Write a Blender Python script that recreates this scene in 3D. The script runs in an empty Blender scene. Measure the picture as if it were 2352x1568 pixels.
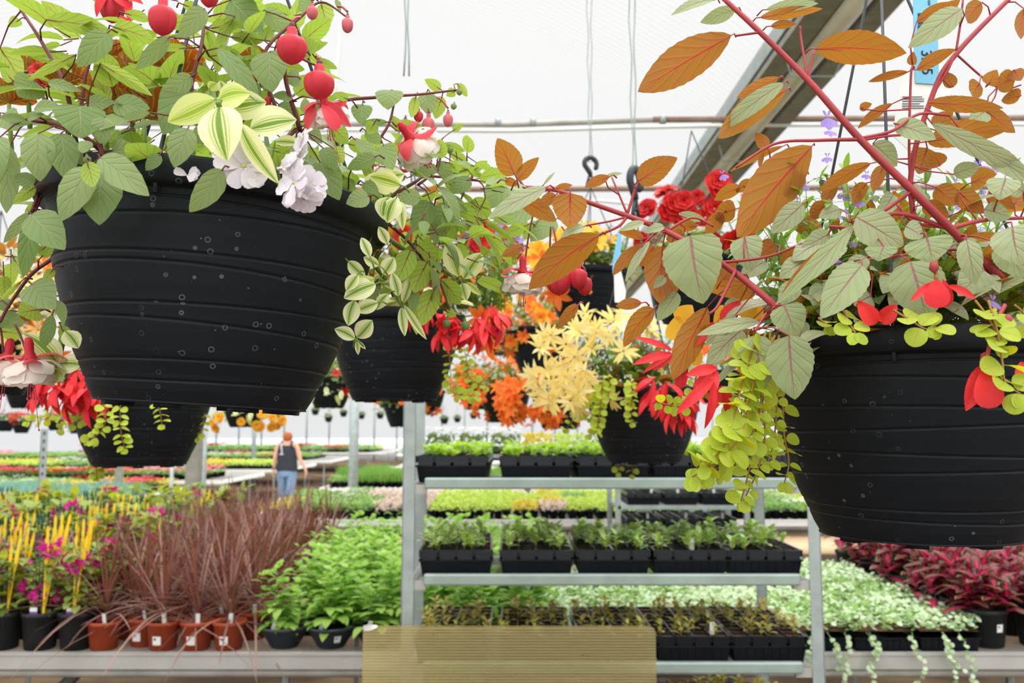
import bpy, math, random
import numpy as np
from mathutils import Vector, Matrix, Euler
R = random.Random(11)
PI = math.pi
C = bpy.context.scene.collection
F = 2000.0; CX = 1176.0; CY = 784.0
CAM = Vector((0, 0, 1.75)); PITCH = math.atan(196 / 2000)
CP, SP = math.cos(PITCH), math.sin(PITCH)

def ray(px, py):
    x = (px - CX) / F; y = (CY - py) / F
    return Vector((x, CP - y * SP, SP + y * CP))
def P(px, py, d):                      # the point seen at (px, py) that stands at distance d in front of the camera
    r = ray(px, py)
    return CAM + r * (d / r.y)
def GX(px, d): return (px - CX) / F * d
def u(a, b): return R.uniform(a, b)
def rv(s=1.0): return Vector((u(-s, s), u(-s, s), u(-s, s)))
ORD = ['first', 'second', 'third', 'fourth', 'fifth', 'sixth', 'seventh', 'eighth', 'ninth', 'tenth', 'eleventh', 'twelfth', 'thirteenth',
       'fourteenth', 'fifteenth', 'sixteenth', 'seventeenth', 'eighteenth', 'nineteenth', 'twentieth'] + ['twenty-' + w for w in ('first', 'second', 'third', 'fourth', 'fifth', 'sixth', 'seventh', 'eighth', 'ninth')] + ['thirtieth']

# ---------------------------------------------------------------- mesh collecting
class MB:
    def __init__(s): s.v = []; s.n = 0; s.f = []; s.uv = []; s.r = []; s.m = []
    def add(s, v, faces, uv=None, rnd=None, mi=0):
        v = np.asarray(v, float).reshape(-1, 3); k = len(v)
        s.v.append(v)
        f = np.asarray(faces, int); s.f.append(f + s.n)
        s.uv.append(np.zeros((k, 2)) if uv is None else np.asarray(uv, float))
        s.r.append(np.full(k, u(0, 1) if rnd is None else rnd))
        s.m.append(np.full(len(f), mi, int))
        s.n += k
    def mesh(s, name, mats, off=None, smooth=True, M=None):
        me = bpy.data.meshes.new(name)
        v = np.concatenate(s.v)
        if M is not None:
            A = np.array(M); v = v @ A[:3, :3].T + A[:3, 3]
        if off is not None: v = v - np.array(off)
        tot = np.concatenate([np.full(len(f), f.shape[1], int) for f in s.f])
        loops = np.concatenate([f.ravel() for f in s.f])
        st = np.concatenate([[0], np.cumsum(tot)[:-1]])
        me.vertices.add(len(v)); me.vertices.foreach_set('co', v.ravel())
        me.loops.add(len(loops)); me.loops.foreach_set('vertex_index', loops)
        me.polygons.add(len(tot)); me.polygons.foreach_set('loop_start', st); me.polygons.foreach_set('loop_total', tot)
        me.polygons.foreach_set('material_index', np.concatenate(s.m))
        me.polygons.foreach_set('use_smooth', np.full(len(tot), smooth, bool))
        me.update(calc_edges=True)
        uv = np.concatenate(s.uv)
        l = me.uv_layers.new(name='UVMap'); l.data.foreach_set('uv', uv[loops].ravel())
        a = me.attributes.new('rnd', 'FLOAT', 'POINT'); a.data.foreach_set('value', np.concatenate(s.r))
        for m in (mats if isinstance(mats, (list, tuple)) else [mats]): me.materials.append(m)
        return me

_grid = {}
def grid_faces(nr, nc, wrap=False):
    k = (nr, nc, wrap)
    if k not in _grid:
        f = []
        for i in range(nr - 1):
            for j in range(nc if wrap else nc - 1):
                j2 = (j + 1) % nc
                f.append((i * nc + j, i * nc + j2, (i + 1) * nc + j2, (i + 1) * nc + j))
        _grid[k] = np.array(f)
    return _grid[k]

SHAPES = {
    'ov': lambda t: t ** .5 * (1 - t) ** .85,
    'la': lambda t: t ** .75 * (1 - t) ** .9,
    'he': lambda t: t ** .33 * (1 - t) ** .8,
    'ro': lambda t: np.sqrt(np.clip(t * (1 - t), 0, 1)),
    'ob': lambda t: t ** .9 * (1 - t) ** .4,
    'st': lambda t: (t + .03) ** .12 * (1 - t) ** .55,
}
_mx = {k: f(np.linspace(0, 1, 200)).max() for k, f in SHAPES.items()}
def vec(x): return np.array(x, float)
def unit(a): return a / (np.linalg.norm(a) + 1e-12)
def leaf(mb, B, T, N, w, shape='ov', bend=0.0, fold=.15, nl=8, nw=2, serr=0.0, wave=0.0, rnd=None, mi=0, sag=None):
    B = vec(B); T = vec(T); ax = T - B; L = np.linalg.norm(ax); a = ax / (L + 1e-9)
    n = vec(N); n = n - a * n.dot(a); n = unit(n); s = np.cross(a, n)
    t = (1 - np.cos(PI * np.linspace(0, 1, nl + 1))) / 2 if nl < 16 else np.linspace(0, 1, nl + 1)
    hw = SHAPES[shape](t) / _mx[shape] * w / 2
    if serr: hw = hw * (1 + serr * np.where(np.arange(nl + 1) % 2 == 0, -1, 1))
    j = np.linspace(-1, 1, 2 * nw + 1)
    T2, J = np.meshgrid(t, j, indexing='ij')
    H = np.repeat(hw[:, None], 2 * nw + 1, 1)
    off = bend * L * 4 * T2 * (1 - T2) + fold * np.abs(J) * H
    if wave: off = off + wave * w * np.sin(T2 * 17 + np.sign(J) * 1.3 + L * 900) * np.abs(J)
    V = B + a * (T2 * L)[..., None] + n * off[..., None] + s * (J * H)[..., None]
    if sag is not None: V = V + vec(sag) * (T2 ** 2)[..., None]
    mb.add(V.reshape(-1, 3), grid_faces(nl + 1, 2 * nw + 1), np.stack([.5 + .5 * J, T2], -1).reshape(-1, 2), rnd, mi)

def tube(mb, pts, r0, r1=None, sides=6, mi=0, rnd=None, cap=True):
    p = np.array([vec(q) for q in pts]); n = len(p)
    r1 = r0 if r1 is None else r1
    rr = np.linspace(r0, r1, n) if not isinstance(r0, (list, tuple)) else np.array(r0)
    tan = np.gradient(p, axis=0); tan = tan / (np.linalg.norm(tan, axis=1)[:, None] + 1e-12)
    x = np.cross(tan[0], [0.31, .2, .93]); x = x / (np.linalg.norm(x) + 1e-9) if np.linalg.norm(x) > 1e-3 else np.array([1., 0, 0])
    V = []; ang = np.linspace(0, 2 * PI, sides, endpoint=False)
    for i in range(n):
        x = unit(x - tan[i] * x.dot(tan[i])); y = np.cross(tan[i], x)
        V.append(p[i] + rr[i] * (np.cos(ang)[:, None] * x + np.sin(ang)[:, None] * y))
    V = np.concatenate(V)
    uv = np.stack([np.tile(ang / 6.283, n), np.repeat(np.linspace(0, 1, n), sides)], -1)
    k = mb.n
    mb.add(V, grid_faces(n, sides, True), uv, rnd, mi)
    if cap and sides > 2:
        mb.f.append(np.array([[k + i for i in range(sides)][::-1], [k + (n - 1) * sides + i for i in range(sides)]])); mb.m.append(np.full(2, mi, int))

def smooth_path(pts, k=6):             # Catmull-Rom through the points
    p = [Vector(q) for q in pts]
    if len(p) < 3: return [p[0].lerp(p[-1], i / k) for i in range(k + 1)]
    q = [p[0] * 2 - p[1]] + p + [p[-1] * 2 - p[-2]]; out = []
    for i in range(1, len(q) - 2):
        a, b, c, d = q[i - 1:i + 3]
        for j in range(k):
            t = j / k
            out.append(.5 * ((2 * b) + (c - a) * t + (2 * a - 5 * b + 4 * c - d) * t * t + (3 * b - a - 3 * c + d) * t ** 3))
    out.append(p[-1]); return out

def lathe(mb, prof, seg=24, c=(0, 0, 0), M=None, mi=0, lobes=0, lamp=0, rnd=None):
    pr = np.array(prof, float); a = np.linspace(0, 2 * PI, seg, endpoint=False)
    rad = pr[:, 0][:, None] * (1 + lamp * np.abs(np.cos(lobes * a / 2))[None, :] if lobes else np.ones((1, seg)))
    V = np.stack([rad * np.cos(a), rad * np.sin(a), np.repeat(pr[:, 1][:, None], seg, 1)], -1).reshape(-1, 3)
    if M is not None:
        A = np.array(M); V = V @ A[:3, :3].T + A[:3, 3]
    V = V + vec(c)
    uv = np.stack([np.tile(a / 6.283, len(pr)), np.repeat(np.linspace(0, 1, len(pr)), seg)], -1)
    mb.add(V, grid_faces(len(pr), seg, True), uv, rnd, mi)

def box(mb, lo, hi, mi=0, M=None, bev=0.0):
    x0, y0, z0 = lo; x1, y1, z1 = hi
    if bev:
        b = bev
        pts = []
        for z, i in ((z0, b), (z0 + b, 0), (z1 - b, 0), (z1, b)):
            for (x, y, sx, sy) in ((x0, y0, 1, 1), (x1, y0, -1, 1), (x1, y1, -1, -1), (x0, y1, 1, -1)):
                pts += [(x + sx * (b if sx * sy > 0 else 0) + sx * i * .5, y + sy * (0 if sx * sy > 0 else b) + sy * i * .5, z),
                        (x + sx * (0 if sx * sy > 0 else b) + sx * i * .5, y + sy * (b if sx * sy > 0 else 0) + sy * i * .5, z)]
        V = np.array(pts)
        # order each ring: start corners so that the ring runs around
        order = [1, 0, 2, 3, 5, 4, 6, 7]
        order = [0 + 1, 0, 2, 3, 5, 4, 6, 7]
        ring = []
        for k in range(4):
            q = V[k * 8:k * 8 + 8]; cc = q.mean(0); an = np.arctan2(q[:, 1] - cc[1], q[:, 0] - cc[0]); ring.append(q[np.argsort(an)])
        V = np.concatenate(ring)
        if M is not None:
            A = np.array(M); V = V @ A[:3, :3].T + A[:3, 3]
        k = mb.n
        mb.add(V, grid_faces(4, 8, True), None, None, mi)
        mb.f.append(np.array([[k + i for i in range(8)][::-1], [k + 24 + i for i in range(8)]])); mb.m.append(np.full(2, mi, int))
        return
    V = np.array([(x0, y0, z0), (x1, y0, z0), (x1, y1, z0), (x0, y1, z0), (x0, y0, z1), (x1, y0, z1), (x1, y1, z1), (x0, y1, z1)], float)
    if M is not None:
        A = np.array(M); V = V @ A[:3, :3].T + A[:3, 3]
    mb.add(V, [(3, 2, 1, 0), (4, 5, 6, 7), (0, 1, 5, 4), (1, 2, 6, 5), (2, 3, 7, 6), (3, 0, 4, 7)], None, None, mi)

# ---------------------------------------------------------------- objects
def thing(name, label, cat, loc=(0, 0, 0), group=None, rz=0.0):
    o = bpy.data.objects.new(name, None); C.objects.link(o); o.location = loc; o.rotation_euler = (0, 0, rz); o.empty_display_size = .05
    o['label'] = label; o['category'] = cat
    if group: o['group'] = group
    return o
def part(name, mesh, parent, loc=(0, 0, 0), rot=(0, 0, 0), sc=1.0, label=None, kind=None):
    o = bpy.data.objects.new(name, mesh); C.objects.link(o); o.parent = parent
    o.location = loc; o.rotation_euler = rot; o.scale = (sc, sc, sc) if not isinstance(sc, (tuple, list)) else sc
    if label: o['label'] = label
    if kind: o['kind'] = kind
    return o
def solo(name, mesh, label, cat, loc=(0, 0, 0), group=None, kind=None, rot=(0, 0, 0)):
    o = bpy.data.objects.new(name, mesh); C.objects.link(o); o.location = loc; o.rotation_euler = rot
    if label: o['label'] = label
    if cat: o['category'] = cat
    if group: o['group'] = group
    if kind: o['kind'] = kind
    return o
def struct(name, mesh, loc=(0, 0, 0)): return solo(name, mesh, None, None, loc, None, 'structure')

# ---------------------------------------------------------------- materials
def srgb(r, g, b):
    f = lambda c: ((c / 255 + .055) / 1.055) ** 2.4 if c > 10 else c / 255 / 12.92
    return (f(r), f(g), f(b), 1)
class NT:
    def __init__(s, name):
        s.m = bpy.data.materials.new(name); s.m.use_nodes = True; s.t = s.m.node_tree; s.t.nodes.clear()
        s.out = s.t.nodes.new('ShaderNodeOutputMaterial')
    def n(s, typ, **kw):
        nd = s.t.nodes.new(typ)
        for k, v in kw.items():
            if k in ('operation', 'blend_type', 'data_type', 'attribute_name', 'attribute_type', 'wave_type', 'bands_direction', 'feature', 'wave_profile', 'clamp', 'use_clamp', 'interpolation_type'): setattr(nd, k, v)
            else: s.set(nd, k, v)
        return nd
    def set(s, nd, k, v):
        inp = nd.inputs[int(k[1:])] if k[0] == 'i' and k[1:].isdigit() else nd.inputs[k.replace('_', ' ')]
        if hasattr(v, 'is_linked') or hasattr(v, 'links'): s.t.links.new(v, inp)
        else: inp.default_value = v
    def math(s, op, a, b=None, c=None, clamp=False):
        nd = s.t.nodes.new('ShaderNodeMath'); nd.operation = op; nd.use_clamp = clamp
        for i, v in enumerate((a, b, c)):
            if v is None: continue
            s.set(nd, 'i%d' % i, v)
        return nd.outputs[0]
    def mix(s, fac, a, b, typ='MIX'):
        nd = s.t.nodes.new('ShaderNodeMixRGB'); nd.blend_type = typ
        s.set(nd, 'i0', fac); s.set(nd, 'i1', a); s.set(nd, 'i2', b); return nd.outputs[0]
    def mixs(s, fac, a, b):
        nd = s.t.nodes.new('ShaderNodeMixShader'); s.set(nd, 'i0', fac); s.t.links.new(a, nd.inputs[1]); s.t.links.new(b, nd.inputs[2]); return nd.outputs[0]
    def ramp(s, fac, stops, interp='LINEAR'):
        nd = s.t.nodes.new('ShaderNodeValToRGB'); s.set(nd, 'Fac', fac); cr = nd.color_ramp; cr.interpolation = interp
        while len(cr.elements) < len(stops): cr.elements.new(.5)
        for e, (p, c) in zip(cr.elements, stops): e.position = p; e.color = c
        return nd.outputs[0]
    def smooth(s, x, a, b):            # 1 below a, 0 above b
        nd = s.t.nodes.new('ShaderNodeMapRange'); nd.interpolation_type = 'SMOOTHSTEP'
        s.set(nd, 'i0', x); nd.inputs[1].default_value = a; nd.inputs[2].default_value = b; nd.inputs[3].default_value = 1; nd.inputs[4].default_value = 0
        return nd.outputs[0]
    def uv(s):
        sx = s.n('ShaderNodeSeparateXYZ', Vector=s.n('ShaderNodeUVMap').outputs[0]); return sx.outputs[0], sx.outputs[1]
    def rnd(s): return s.n('ShaderNodeAttribute', attribute_name='rnd').outputs['Fac']
    def end(s, sh): s.t.links.new(sh, s.out.inputs[0]); return s.m
    def principled(s, col, rough=.5, spec=.3, metal=0.0, bump=None):
        nd = s.n('ShaderNodeBsdfPrincipled'); s.set(nd, 'Base Color', col); s.set(nd, 'Roughness', rough); s.set(nd, 'Specular IOR Level', spec); s.set(nd, 'Metallic', metal)
        if bump is not None: s.t.links.new(bump, nd.inputs['Normal'])
        return nd.outputs[0]

def plain(name, col, rough=.5, spec=.3, metal=0.0, noise=0.0, scale=20, bump=0.0, col2=None):
    k = NT(name); c = col; b = None
    if noise or bump or col2:
        tc = k.n('ShaderNodeTexCoord'); nz = k.n('ShaderNodeTexNoise', Vector=tc.outputs['Object'], Scale=scale, Detail=6.0)
        c2 = col2 or tuple(x * (1 - noise) for x in col[:3]) + (1,)
        c = k.mix(k.ramp(nz.outputs[0], [(.35, (0, 0, 0, 1)), (.65, (1, 1, 1, 1))]), col, c2)
        if bump:
            bp = k.n('ShaderNodeBump', Height=nz.outputs[0], Strength=bump, Distance=.01); b = bp.outputs[0]
    return k.end(k.principled(c, rough, spec, metal, b))

def leafmat(name, top, bot, mid, midb, top2=None, bot2=None, trans=.45, veins=.35, thru=None, rough=.45, nv=5.5, thruf=None, spec=.3, midw=.03):
    """A leaf blade: an upper and a lower side of their own colours, midrib and side veins, light passing through."""
    k = NT(name); x, v = k.uv(); r = k.rnd()
    ax = k.math('ABSOLUTE', k.math('SUBTRACT', x, .5))
    mm = k.smooth(k.math('ADD', ax, k.math('MULTIPLY', v, midw * .8)), midw * .5, midw * 1.5)
    sv = k.math('SINE', k.math('MULTIPLY', k.math('SUBTRACT', k.math('POWER', v, .85), k.math('SUBTRACT', k.math('MULTIPLY', ax, .9), k.math('MULTIPLY', k.math('MULTIPLY', ax, ax), .5))), nv * 6.283))
    vp = k.math('POWER', k.math('MULTIPLY', k.math('ADD', sv, 1.0), .5), 7.0)
    vm = k.math('MULTIPLY', vp, veins * .55)
    geo = k.n('ShaderNodeNewGeometry')
    bf = geo.outputs['Backfacing']
    ct = k.mix(r, top, top2 or top); cb = k.mix(r, bot, bot2 or bot)
    ct = k.mix(k.math('MULTIPLY', vp, veins * .3), ct, k.mix(.4, ct, (.03, .05, .02, 1)))
    ct = k.mix(mm, ct, mid)
    cb = k.mix(vm, cb, midb); cb = k.mix(mm, cb, midb)
    col = k.mix(bf, ct, cb)
    bp = k.n('ShaderNodeBump', Height=k.math('SUBTRACT', k.math('MULTIPLY', vp, -.6), k.math('MULTIPLY', mm, 1.0)), Strength=.4 if veins else .1, Distance=.0015)
    tr = k.n('ShaderNodeBsdfTranslucent', Color=k.mix(bf, k.mix(.72, thru or cb, ct) if thruf is None else thruf, k.mix(mm, k.mix(vm, thru or cb, midb), midb)))
    return k.end(k.mixs(trans, k.principled(col, rough, spec, 0, bp.outputs[0]), tr.outputs[0]))

def petalmat(name, c1, c2=None, trans=.4, base=None, rough=.5):
    k = NT(name); x, v = k.uv(); c = k.mix(k.rnd(), c1, c2 or c1)
    if base: c = k.mix(k.smooth(v, .05, .45), c, base)
    tr = k.n('ShaderNodeBsdfTranslucent', Color=c)
    return k.end(k.mixs(trans, k.principled(c, rough, .25), tr.outputs[0]))

MAT = {}
S = srgb
MAT['fuchsia'] = leafmat('fuchsia_green_leaf', S(116, 141, 78), S(150, 178, 70), S(150, 160, 120), S(160, 84, 56), S(152, 170, 112), S(180, 198, 84), .4, .42, S(166, 200, 74), midw=.022)
MAT['bronze'] = leafmat('fuchsia_bronze_leaf', S(150, 165, 116), S(140, 84, 38), S(160, 100, 115), S(200, 64, 52), S(178, 187, 148), S(166, 114, 44), .36, .4, S(196, 136, 44), midw=.03, thruf=S(150, 160, 96))
MAT['stem_purple'] = plain('fuchsia_stem', S(112, 56, 54), .5, noise=.3)
MAT['stem_red'] = plain('bronze_fuchsia_stem', S(168, 62, 66), .5, noise=.25)
MAT['stem_green'] = plain('green_stem', S(120, 150, 60), .5, noise=.25)
MAT['stem_dark'] = plain('vine_stem', S(150, 110, 50), .5, noise=.3)
def tradmat():
    k = NT('inch_plant_leaf'); x, v = k.uv(); r = k.rnd()
    sx = k.math('MULTIPLY', k.math('ABSOLUTE', k.math('SUBTRACT', k.math('ADD', x, k.math('MULTIPLY', k.math('SUBTRACT', r, .5), .22)), .5)), 2.0)
    cr, gr, pg = S(241, 241, 190), S(104, 146, 46), S(182, 204, 104)
    c = k.ramp(sx, [(0, gr), (.11, gr), (.15, pg), (.2, cr), (.27, gr), (.31, pg), (.36, cr), (.46, pg), (.5, cr), (1, cr)])
    c = k.mix(k.math('GREATER_THAN', r, .72), c, k.mix(.45, c, S(190, 210, 60)))
    tr = k.n('ShaderNodeBsdfTranslucent', Color=k.mix(.4, c, S(225, 230, 60)))
    return k.end(k.mixs(.42, k.principled(c, .4, .35), tr.outputs[0]))
MAT['trad'] = tradmat()
MAT['begonia_leaf'] = leafmat('begonia_leaf', S(120, 100, 40), S(165, 70, 30), S(190, 190, 70), S(185, 190, 60), S(110, 120, 45), S(150, 120, 35), .42, .9, S(190, 90, 25), nv=4, midw=.04)
MAT['jenny'] = leafmat('creeping_jenny_leaf', S(164, 186, 56), S(200, 208, 56), S(160, 170, 66), S(200, 190, 60), S(186, 202, 70), S(220, 220, 66), .45, .0, S(222, 220, 40), rough=.5)
MAT['dark_leaf'] = leafmat('dark_green_leaf', S(84, 106, 58), S(120, 140, 50), S(120, 140, 90), S(130, 90, 50), S(104, 122, 70), S(140, 150, 60), .4, .3, S(130, 160, 40))
MAT['lobelia_leaf'] = leafmat('lobelia_leaf', S(110, 146, 60), S(140, 170, 60), S(140, 160, 90), S(150, 170, 80), S(134, 164, 70), None, .4, .0, S(150, 190, 50))
MAT['red'] = petalmat('red_begonia_petal', S(208, 36, 44), S(226, 60, 62), .22, base=S(196, 30, 34))
MAT['deepred'] = petalmat('deep_red_petal', S(172, 18, 22), S(206, 36, 30), .22)
MAT['fred'] = petalmat('fuchsia_red_sepal', S(206, 52, 66), S(218, 78, 84), .25)
MAT['pinkbud'] = petalmat('pink_bud', S(214, 120, 124), S(206, 96, 108), .3)
MAT['white_petal'] = petalmat('cream_white_petal', S(246, 232, 222), S(248, 240, 232), .4, base=S(240, 180, 170))
MAT['imp'] = petalmat('impatiens_petal', S(226, 216, 226), S(232, 226, 230), .3)
MAT['imp_eye'] = plain('flower_eye', S(190, 200, 90))
MAT['yellow_petal'] = petalmat('yellow_begonia_petal', S(246, 222, 130), S(247, 234, 172), .42)
MAT['gold_petal'] = petalmat('golden_petal', S(248, 176, 40), S(250, 200, 70), .42)
MAT['orange_petal'] = petalmat('orange_begonia_petal', S(244, 112, 36), S(248, 140, 56), .42)
MAT['pack'] = plain('glossy_cell_pack', S(17, 21, 26), .2, .3)
MAT['peat'] = plain('brown_peat', S(104, 74, 54), .95, .1, col2=S(62, 44, 34), scale=60, bump=.5)
MAT['rail_overexposed'] = plain('overexposed_alu_rail', S(228, 226, 220), .5, .4, noise=.06, scale=4)  # far aluminium rails, with overexposure put into a paler base colour
MAT['violet'] = petalmat('lobelia_petal', S(160, 130, 214), S(184, 160, 228), .4)
MAT['magenta'] = petalmat('bougainvillea_bract', S(200, 24, 132), S(214, 50, 150), .38)
MAT['stamen'] = plain('stamen', S(206, 80, 96), .5)

def potmat():
    k = NT('black_plastic'); tc = k.n('ShaderNodeTexCoord')
    nz = k.n('ShaderNodeTexNoise', Vector=tc.outputs['Object'], Scale=9.0, Detail=5.0)
    vo = k.n('ShaderNodeTexVoronoi', Vector=tc.outputs['Object'], Scale=92.0, Randomness=1.0)
    ring = k.math('MULTIPLY', k.math('COMPARE', vo.outputs['Distance'], .2, .04), k.math('GREATER_THAN', k.n('ShaderNodeSeparateColor', Color=vo.outputs['Color']).outputs[0], .72))
    v2 = k.n('ShaderNodeTexVoronoi', Vector=tc.outputs['Object'], Scale=120.0)
    dots = k.math('MULTIPLY', k.math('LESS_THAN', v2.outputs['Distance'], .1), k.math('GREATER_THAN', k.n('ShaderNodeSeparateColor', Color=v2.outputs['Color']).outputs[1], .86))
    spots = k.math('MULTIPLY', k.math('MAXIMUM', ring, dots), k.math('MULTIPLY', k.smooth(nz.outputs[0], .62, .42), .0))
    sp = k.math('MULTIPLY', k.math('MAXIMUM', ring, dots), k.ramp(nz.outputs[0], [(.44, (0, 0, 0, 1)), (.62, (.4, .4, .4, 1))]))
    c = k.mix(sp, k.mix(nz.outputs[0], S(17, 21, 26), S(23, 27, 31)), S(120, 128, 136))
    return k.end(k.principled(c, .5, .16))
MAT['pot'] = potmat()
MAT['black'] = plain('black_tray_plastic', S(18, 22, 27), .5, .15, noise=.25, scale=8)
MAT['blackpot'] = plain('black_nursery_pot', S(28, 29, 31), .5, .35, noise=.2)
MAT['bowl'] = plain('slate_bowl_plastic', S(52, 58, 66), .5, .35, noise=.15)
MAT['terra'] = plain('terracotta_plastic', S(158, 66, 36), .5, .3, noise=.15, scale=12)
MAT['soil'] = plain('potting_soil', S(66, 50, 40), .95, .1, col2=S(30, 24, 20), scale=90, bump=.6)
MAT['wire'] = plain('black_hanger_plastic', S(40, 44, 50), .45, .4)
MAT['sticker'] = plain('white_sticker', S(226, 226, 222), .6)
MAT['ink'] = plain('black_print', S(40, 42, 46), .7)
MAT['blue_tag'] = plain('blue_tag_card', S(120, 184, 214), .5, noise=.05)
MAT['white_tag'] = plain('white_tag_card', S(224, 224, 220), .5)
MAT['alu'] = plain('aluminium_rail', S(176, 174, 168), .5, .5, .15, noise=.16, scale=6)
MAT['galv'] = plain('galvanised_steel', S(160, 170, 166), .45, .5, .2, noise=.2, scale=14)
MAT['galv_green'] = plain('galvanised_shelf_bar', S(150, 166, 158), .42, .5, .2, noise=.18, scale=10)
MAT['pipe'] = plain('grey_steel_pipe', S(150, 146, 138), .5, .4, .2, col2=S(176, 172, 164), scale=5)
MAT['rust'] = plain('rusty_pipe', S(146, 120, 104), .7, .2, noise=.25, scale=7)
MAT['white_pipe'] = plain('white_pipe', S(220, 220, 216), .5)
MAT['wood'] = plain('weathered_post', S(150, 148, 136), .8, .2, noise=.25, scale=10)
MAT['yellow_plastic'] = plain('yellow_plastic', S(238, 196, 40), .5)
MAT['green_plastic'] = plain('dark_green_plastic', S(28, 70, 52), .5)
MAT['skin'] = plain('skin', S(214, 164, 140), .6, .2)
MAT['hair'] = plain('red_hair', S(176, 92, 44), .6, .3, noise=.35, scale=60)
MAT['tank'] = plain('charcoal_knit', S(58, 60, 66), .9, .1, noise=.15, scale=40)
MAT['jeans'] = plain('blue_denim', S(120, 146, 172), .9, .1, noise=.2, scale=25)
MAT['hook'] = plain('black_hook_plastic', S(44, 48, 54), .45, .4)
# ---------------------------------------------------------------- hanging pots
PROF = [(.0, .0), (.085, .0), (.098, .002), (.1035, .012), (.109, .026), (.118, .044), (.124, .06), (.1305, .08), (.137, .1), (.1425, .12), (.148, .142), (.1515, .16), (.1535, .176)]
def pot_radius(z): return np.interp(z, [q[1] for q in PROF[2:]], [q[0] for q in PROF[2:]])
def pot_mesh(rows=190, seg=144):
    """Tapered basket pot whose wall is ringed by pairs of slanting lap lines, under a rolled rim."""
    mb = MB(); a = np.linspace(0, 2 * PI, seg, endpoint=False)
    z = np.linspace(.002, .176, rows)
    Z, A = np.meshgrid(z, a, indexing='ij'); Rr = pot_radius(Z)
    for zc, amp, ph in ((.022, .0025, .5), (.036, .003, 2.2), (.068, .004, 4.0), (.086, .0035, .9), (.112, .0055, 3.4), (.128, .003, .3), (.158, .0055, 1.2), (.169, .002, 4.4)):
        zz = zc + amp * np.sin(A * 1 + ph)
        dz = Z - zz
        Rr = Rr - .0016 * np.exp(-(dz / .0008) ** 2) + .00012 * np.exp(-((dz - .0022) / .0018) ** 2)
    V = np.stack([Rr * np.cos(A), Rr * np.sin(A), Z], -1).reshape(-1, 3)
    mb.add(V, grid_faces(rows, seg, True), None, .5)
    lathe(mb, [(.0, .004), (.07, .004), (.088, .0), (.099, .0005), (pot_radius(.002), .002)], seg, rnd=.5)
    lathe(mb, [(.1535, .176), (.1545, .1775), (.1625, .178), (.1645, .18), (.1655, .199), (.164, .2015), (.1575, .2015), (.1555, .199), (.152, .17), (.146, .15)], seg, rnd=.5)
    for k in range(8):                 # drain feet under the base
        an = k * PI / 4; box(mb, (.07, -.01, -.0035), (.092, .01, .002), M=Matrix.Rotation(an, 4, 'Z'))
    return mb.mesh('pot', MAT['pot'])
POT = pot_mesh(); POT_S = pot_mesh(70, 56)
_sm = MB(); lathe(_sm, [(0, .172), (.08, .176), (.15, .168)], 32); SOIL = _sm.mesh('soil', MAT['soil'])

def hanger(root, apex, rim_r=.158, rim_z=.19, n=4, ph=.4, r=.0022, M=None, knots=True):
    """Plastic strands that climb from the rim to a hook above; apex is local to the pot's thing."""
    M = M or Matrix.Identity(4)
    for k in range(n):
        an = ph + k * 2 * PI / n; b = M @ Vector((rim_r * math.cos(an), rim_r * math.sin(an), rim_z)); mb = MB()
        path = [b + Vector((0, 0, -.02)), b, b.lerp(Vector(apex), .5), Vector(apex)]
        tube(mb, path, r, r * .9, 6)
        lathe(mb, [(0, -.012), (r * 2.4, -.01), (r * 2.4, .01), (0, .012)], 8, b)
        part('hanger_strand', mb.mesh('hanger_strand', MAT['wire']), root)
def hook_mesh(s=.1, big=False):
    """Flat moulded hook above a pierced triangular plate."""
    mb = MB(); w = s * .1; pts = []
    for i in range(15):
        a = math.radians(-50 + i * 17.5); pts.append(Vector((s * .26 * math.cos(a) , 0, s * .72 + s * .26 * math.sin(a))))
    pts = pts[::1] + [Vector((-.05 * s, 0, .4 * s)), Vector((0, 0, .3 * s))]
    tube(mb, pts, [w * .45] + [w] * (len(pts) - 2) + [w * .9], None, 6)
    for (x0, x1) in ((-.05, -.17), (.02, .17)):       # two legs and cross bars round three holes
        tube(mb, [Vector((x0 * s, 0, .3 * s)), Vector((x1 * s, 0, -.12 * s))], w * .5, w * .5, 6)
    for z, h in ((.24, .06), (.08, .1), (-.1, .17)): tube(mb, [Vector((-h * s, 0, z * s)), Vector((h * s, 0, z * s))], w * .5, w * .5, 6)
    return mb.mesh('hook', MAT['hook'])
HOOK = hook_mesh(.1)

# ---------------------------------------------------------------- flowers
def bud_mesh(h, w, mat, tubelen=.4):
    """Fuchsia bud: four-ribbed balloon with a pointed tip, the calyx tube above; origin at the balloon's centre."""
    mb = MB(); prof = [(w / 2 * r, h * (t - .5)) for t, r in ((-.06, .01), (-.03, .12), (.02, .34), (.08, .54), (.18, .74), (.3, .89), (.45, .98), (.6, 1.0), (.74, .97), (.85, .86), (.93, .68), (.98, .46), (1.0, .3))]
    lathe(mb, prof, 48, lobes=4, lamp=.17)
    lathe(mb, [(w * .26, h * .42), (w * .2, h * .52), (w * .2, h * (.5 + tubelen * .8)), (w * .13, h * (.5 + tubelen)), (.0, h * (.5 + tubelen * 1.02))], 10)
    lathe(mb, [(w * .1, h * (.5 + tubelen * .95)), (w * .12, h * (.55 + tubelen)), (w * .09, h * (.66 + tubelen)), (.0, h * (.72 + tubelen))], 8, mi=1)
    return mb.mesh('fuchsia_bud', [mat, MAT['stem_purple']])
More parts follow.
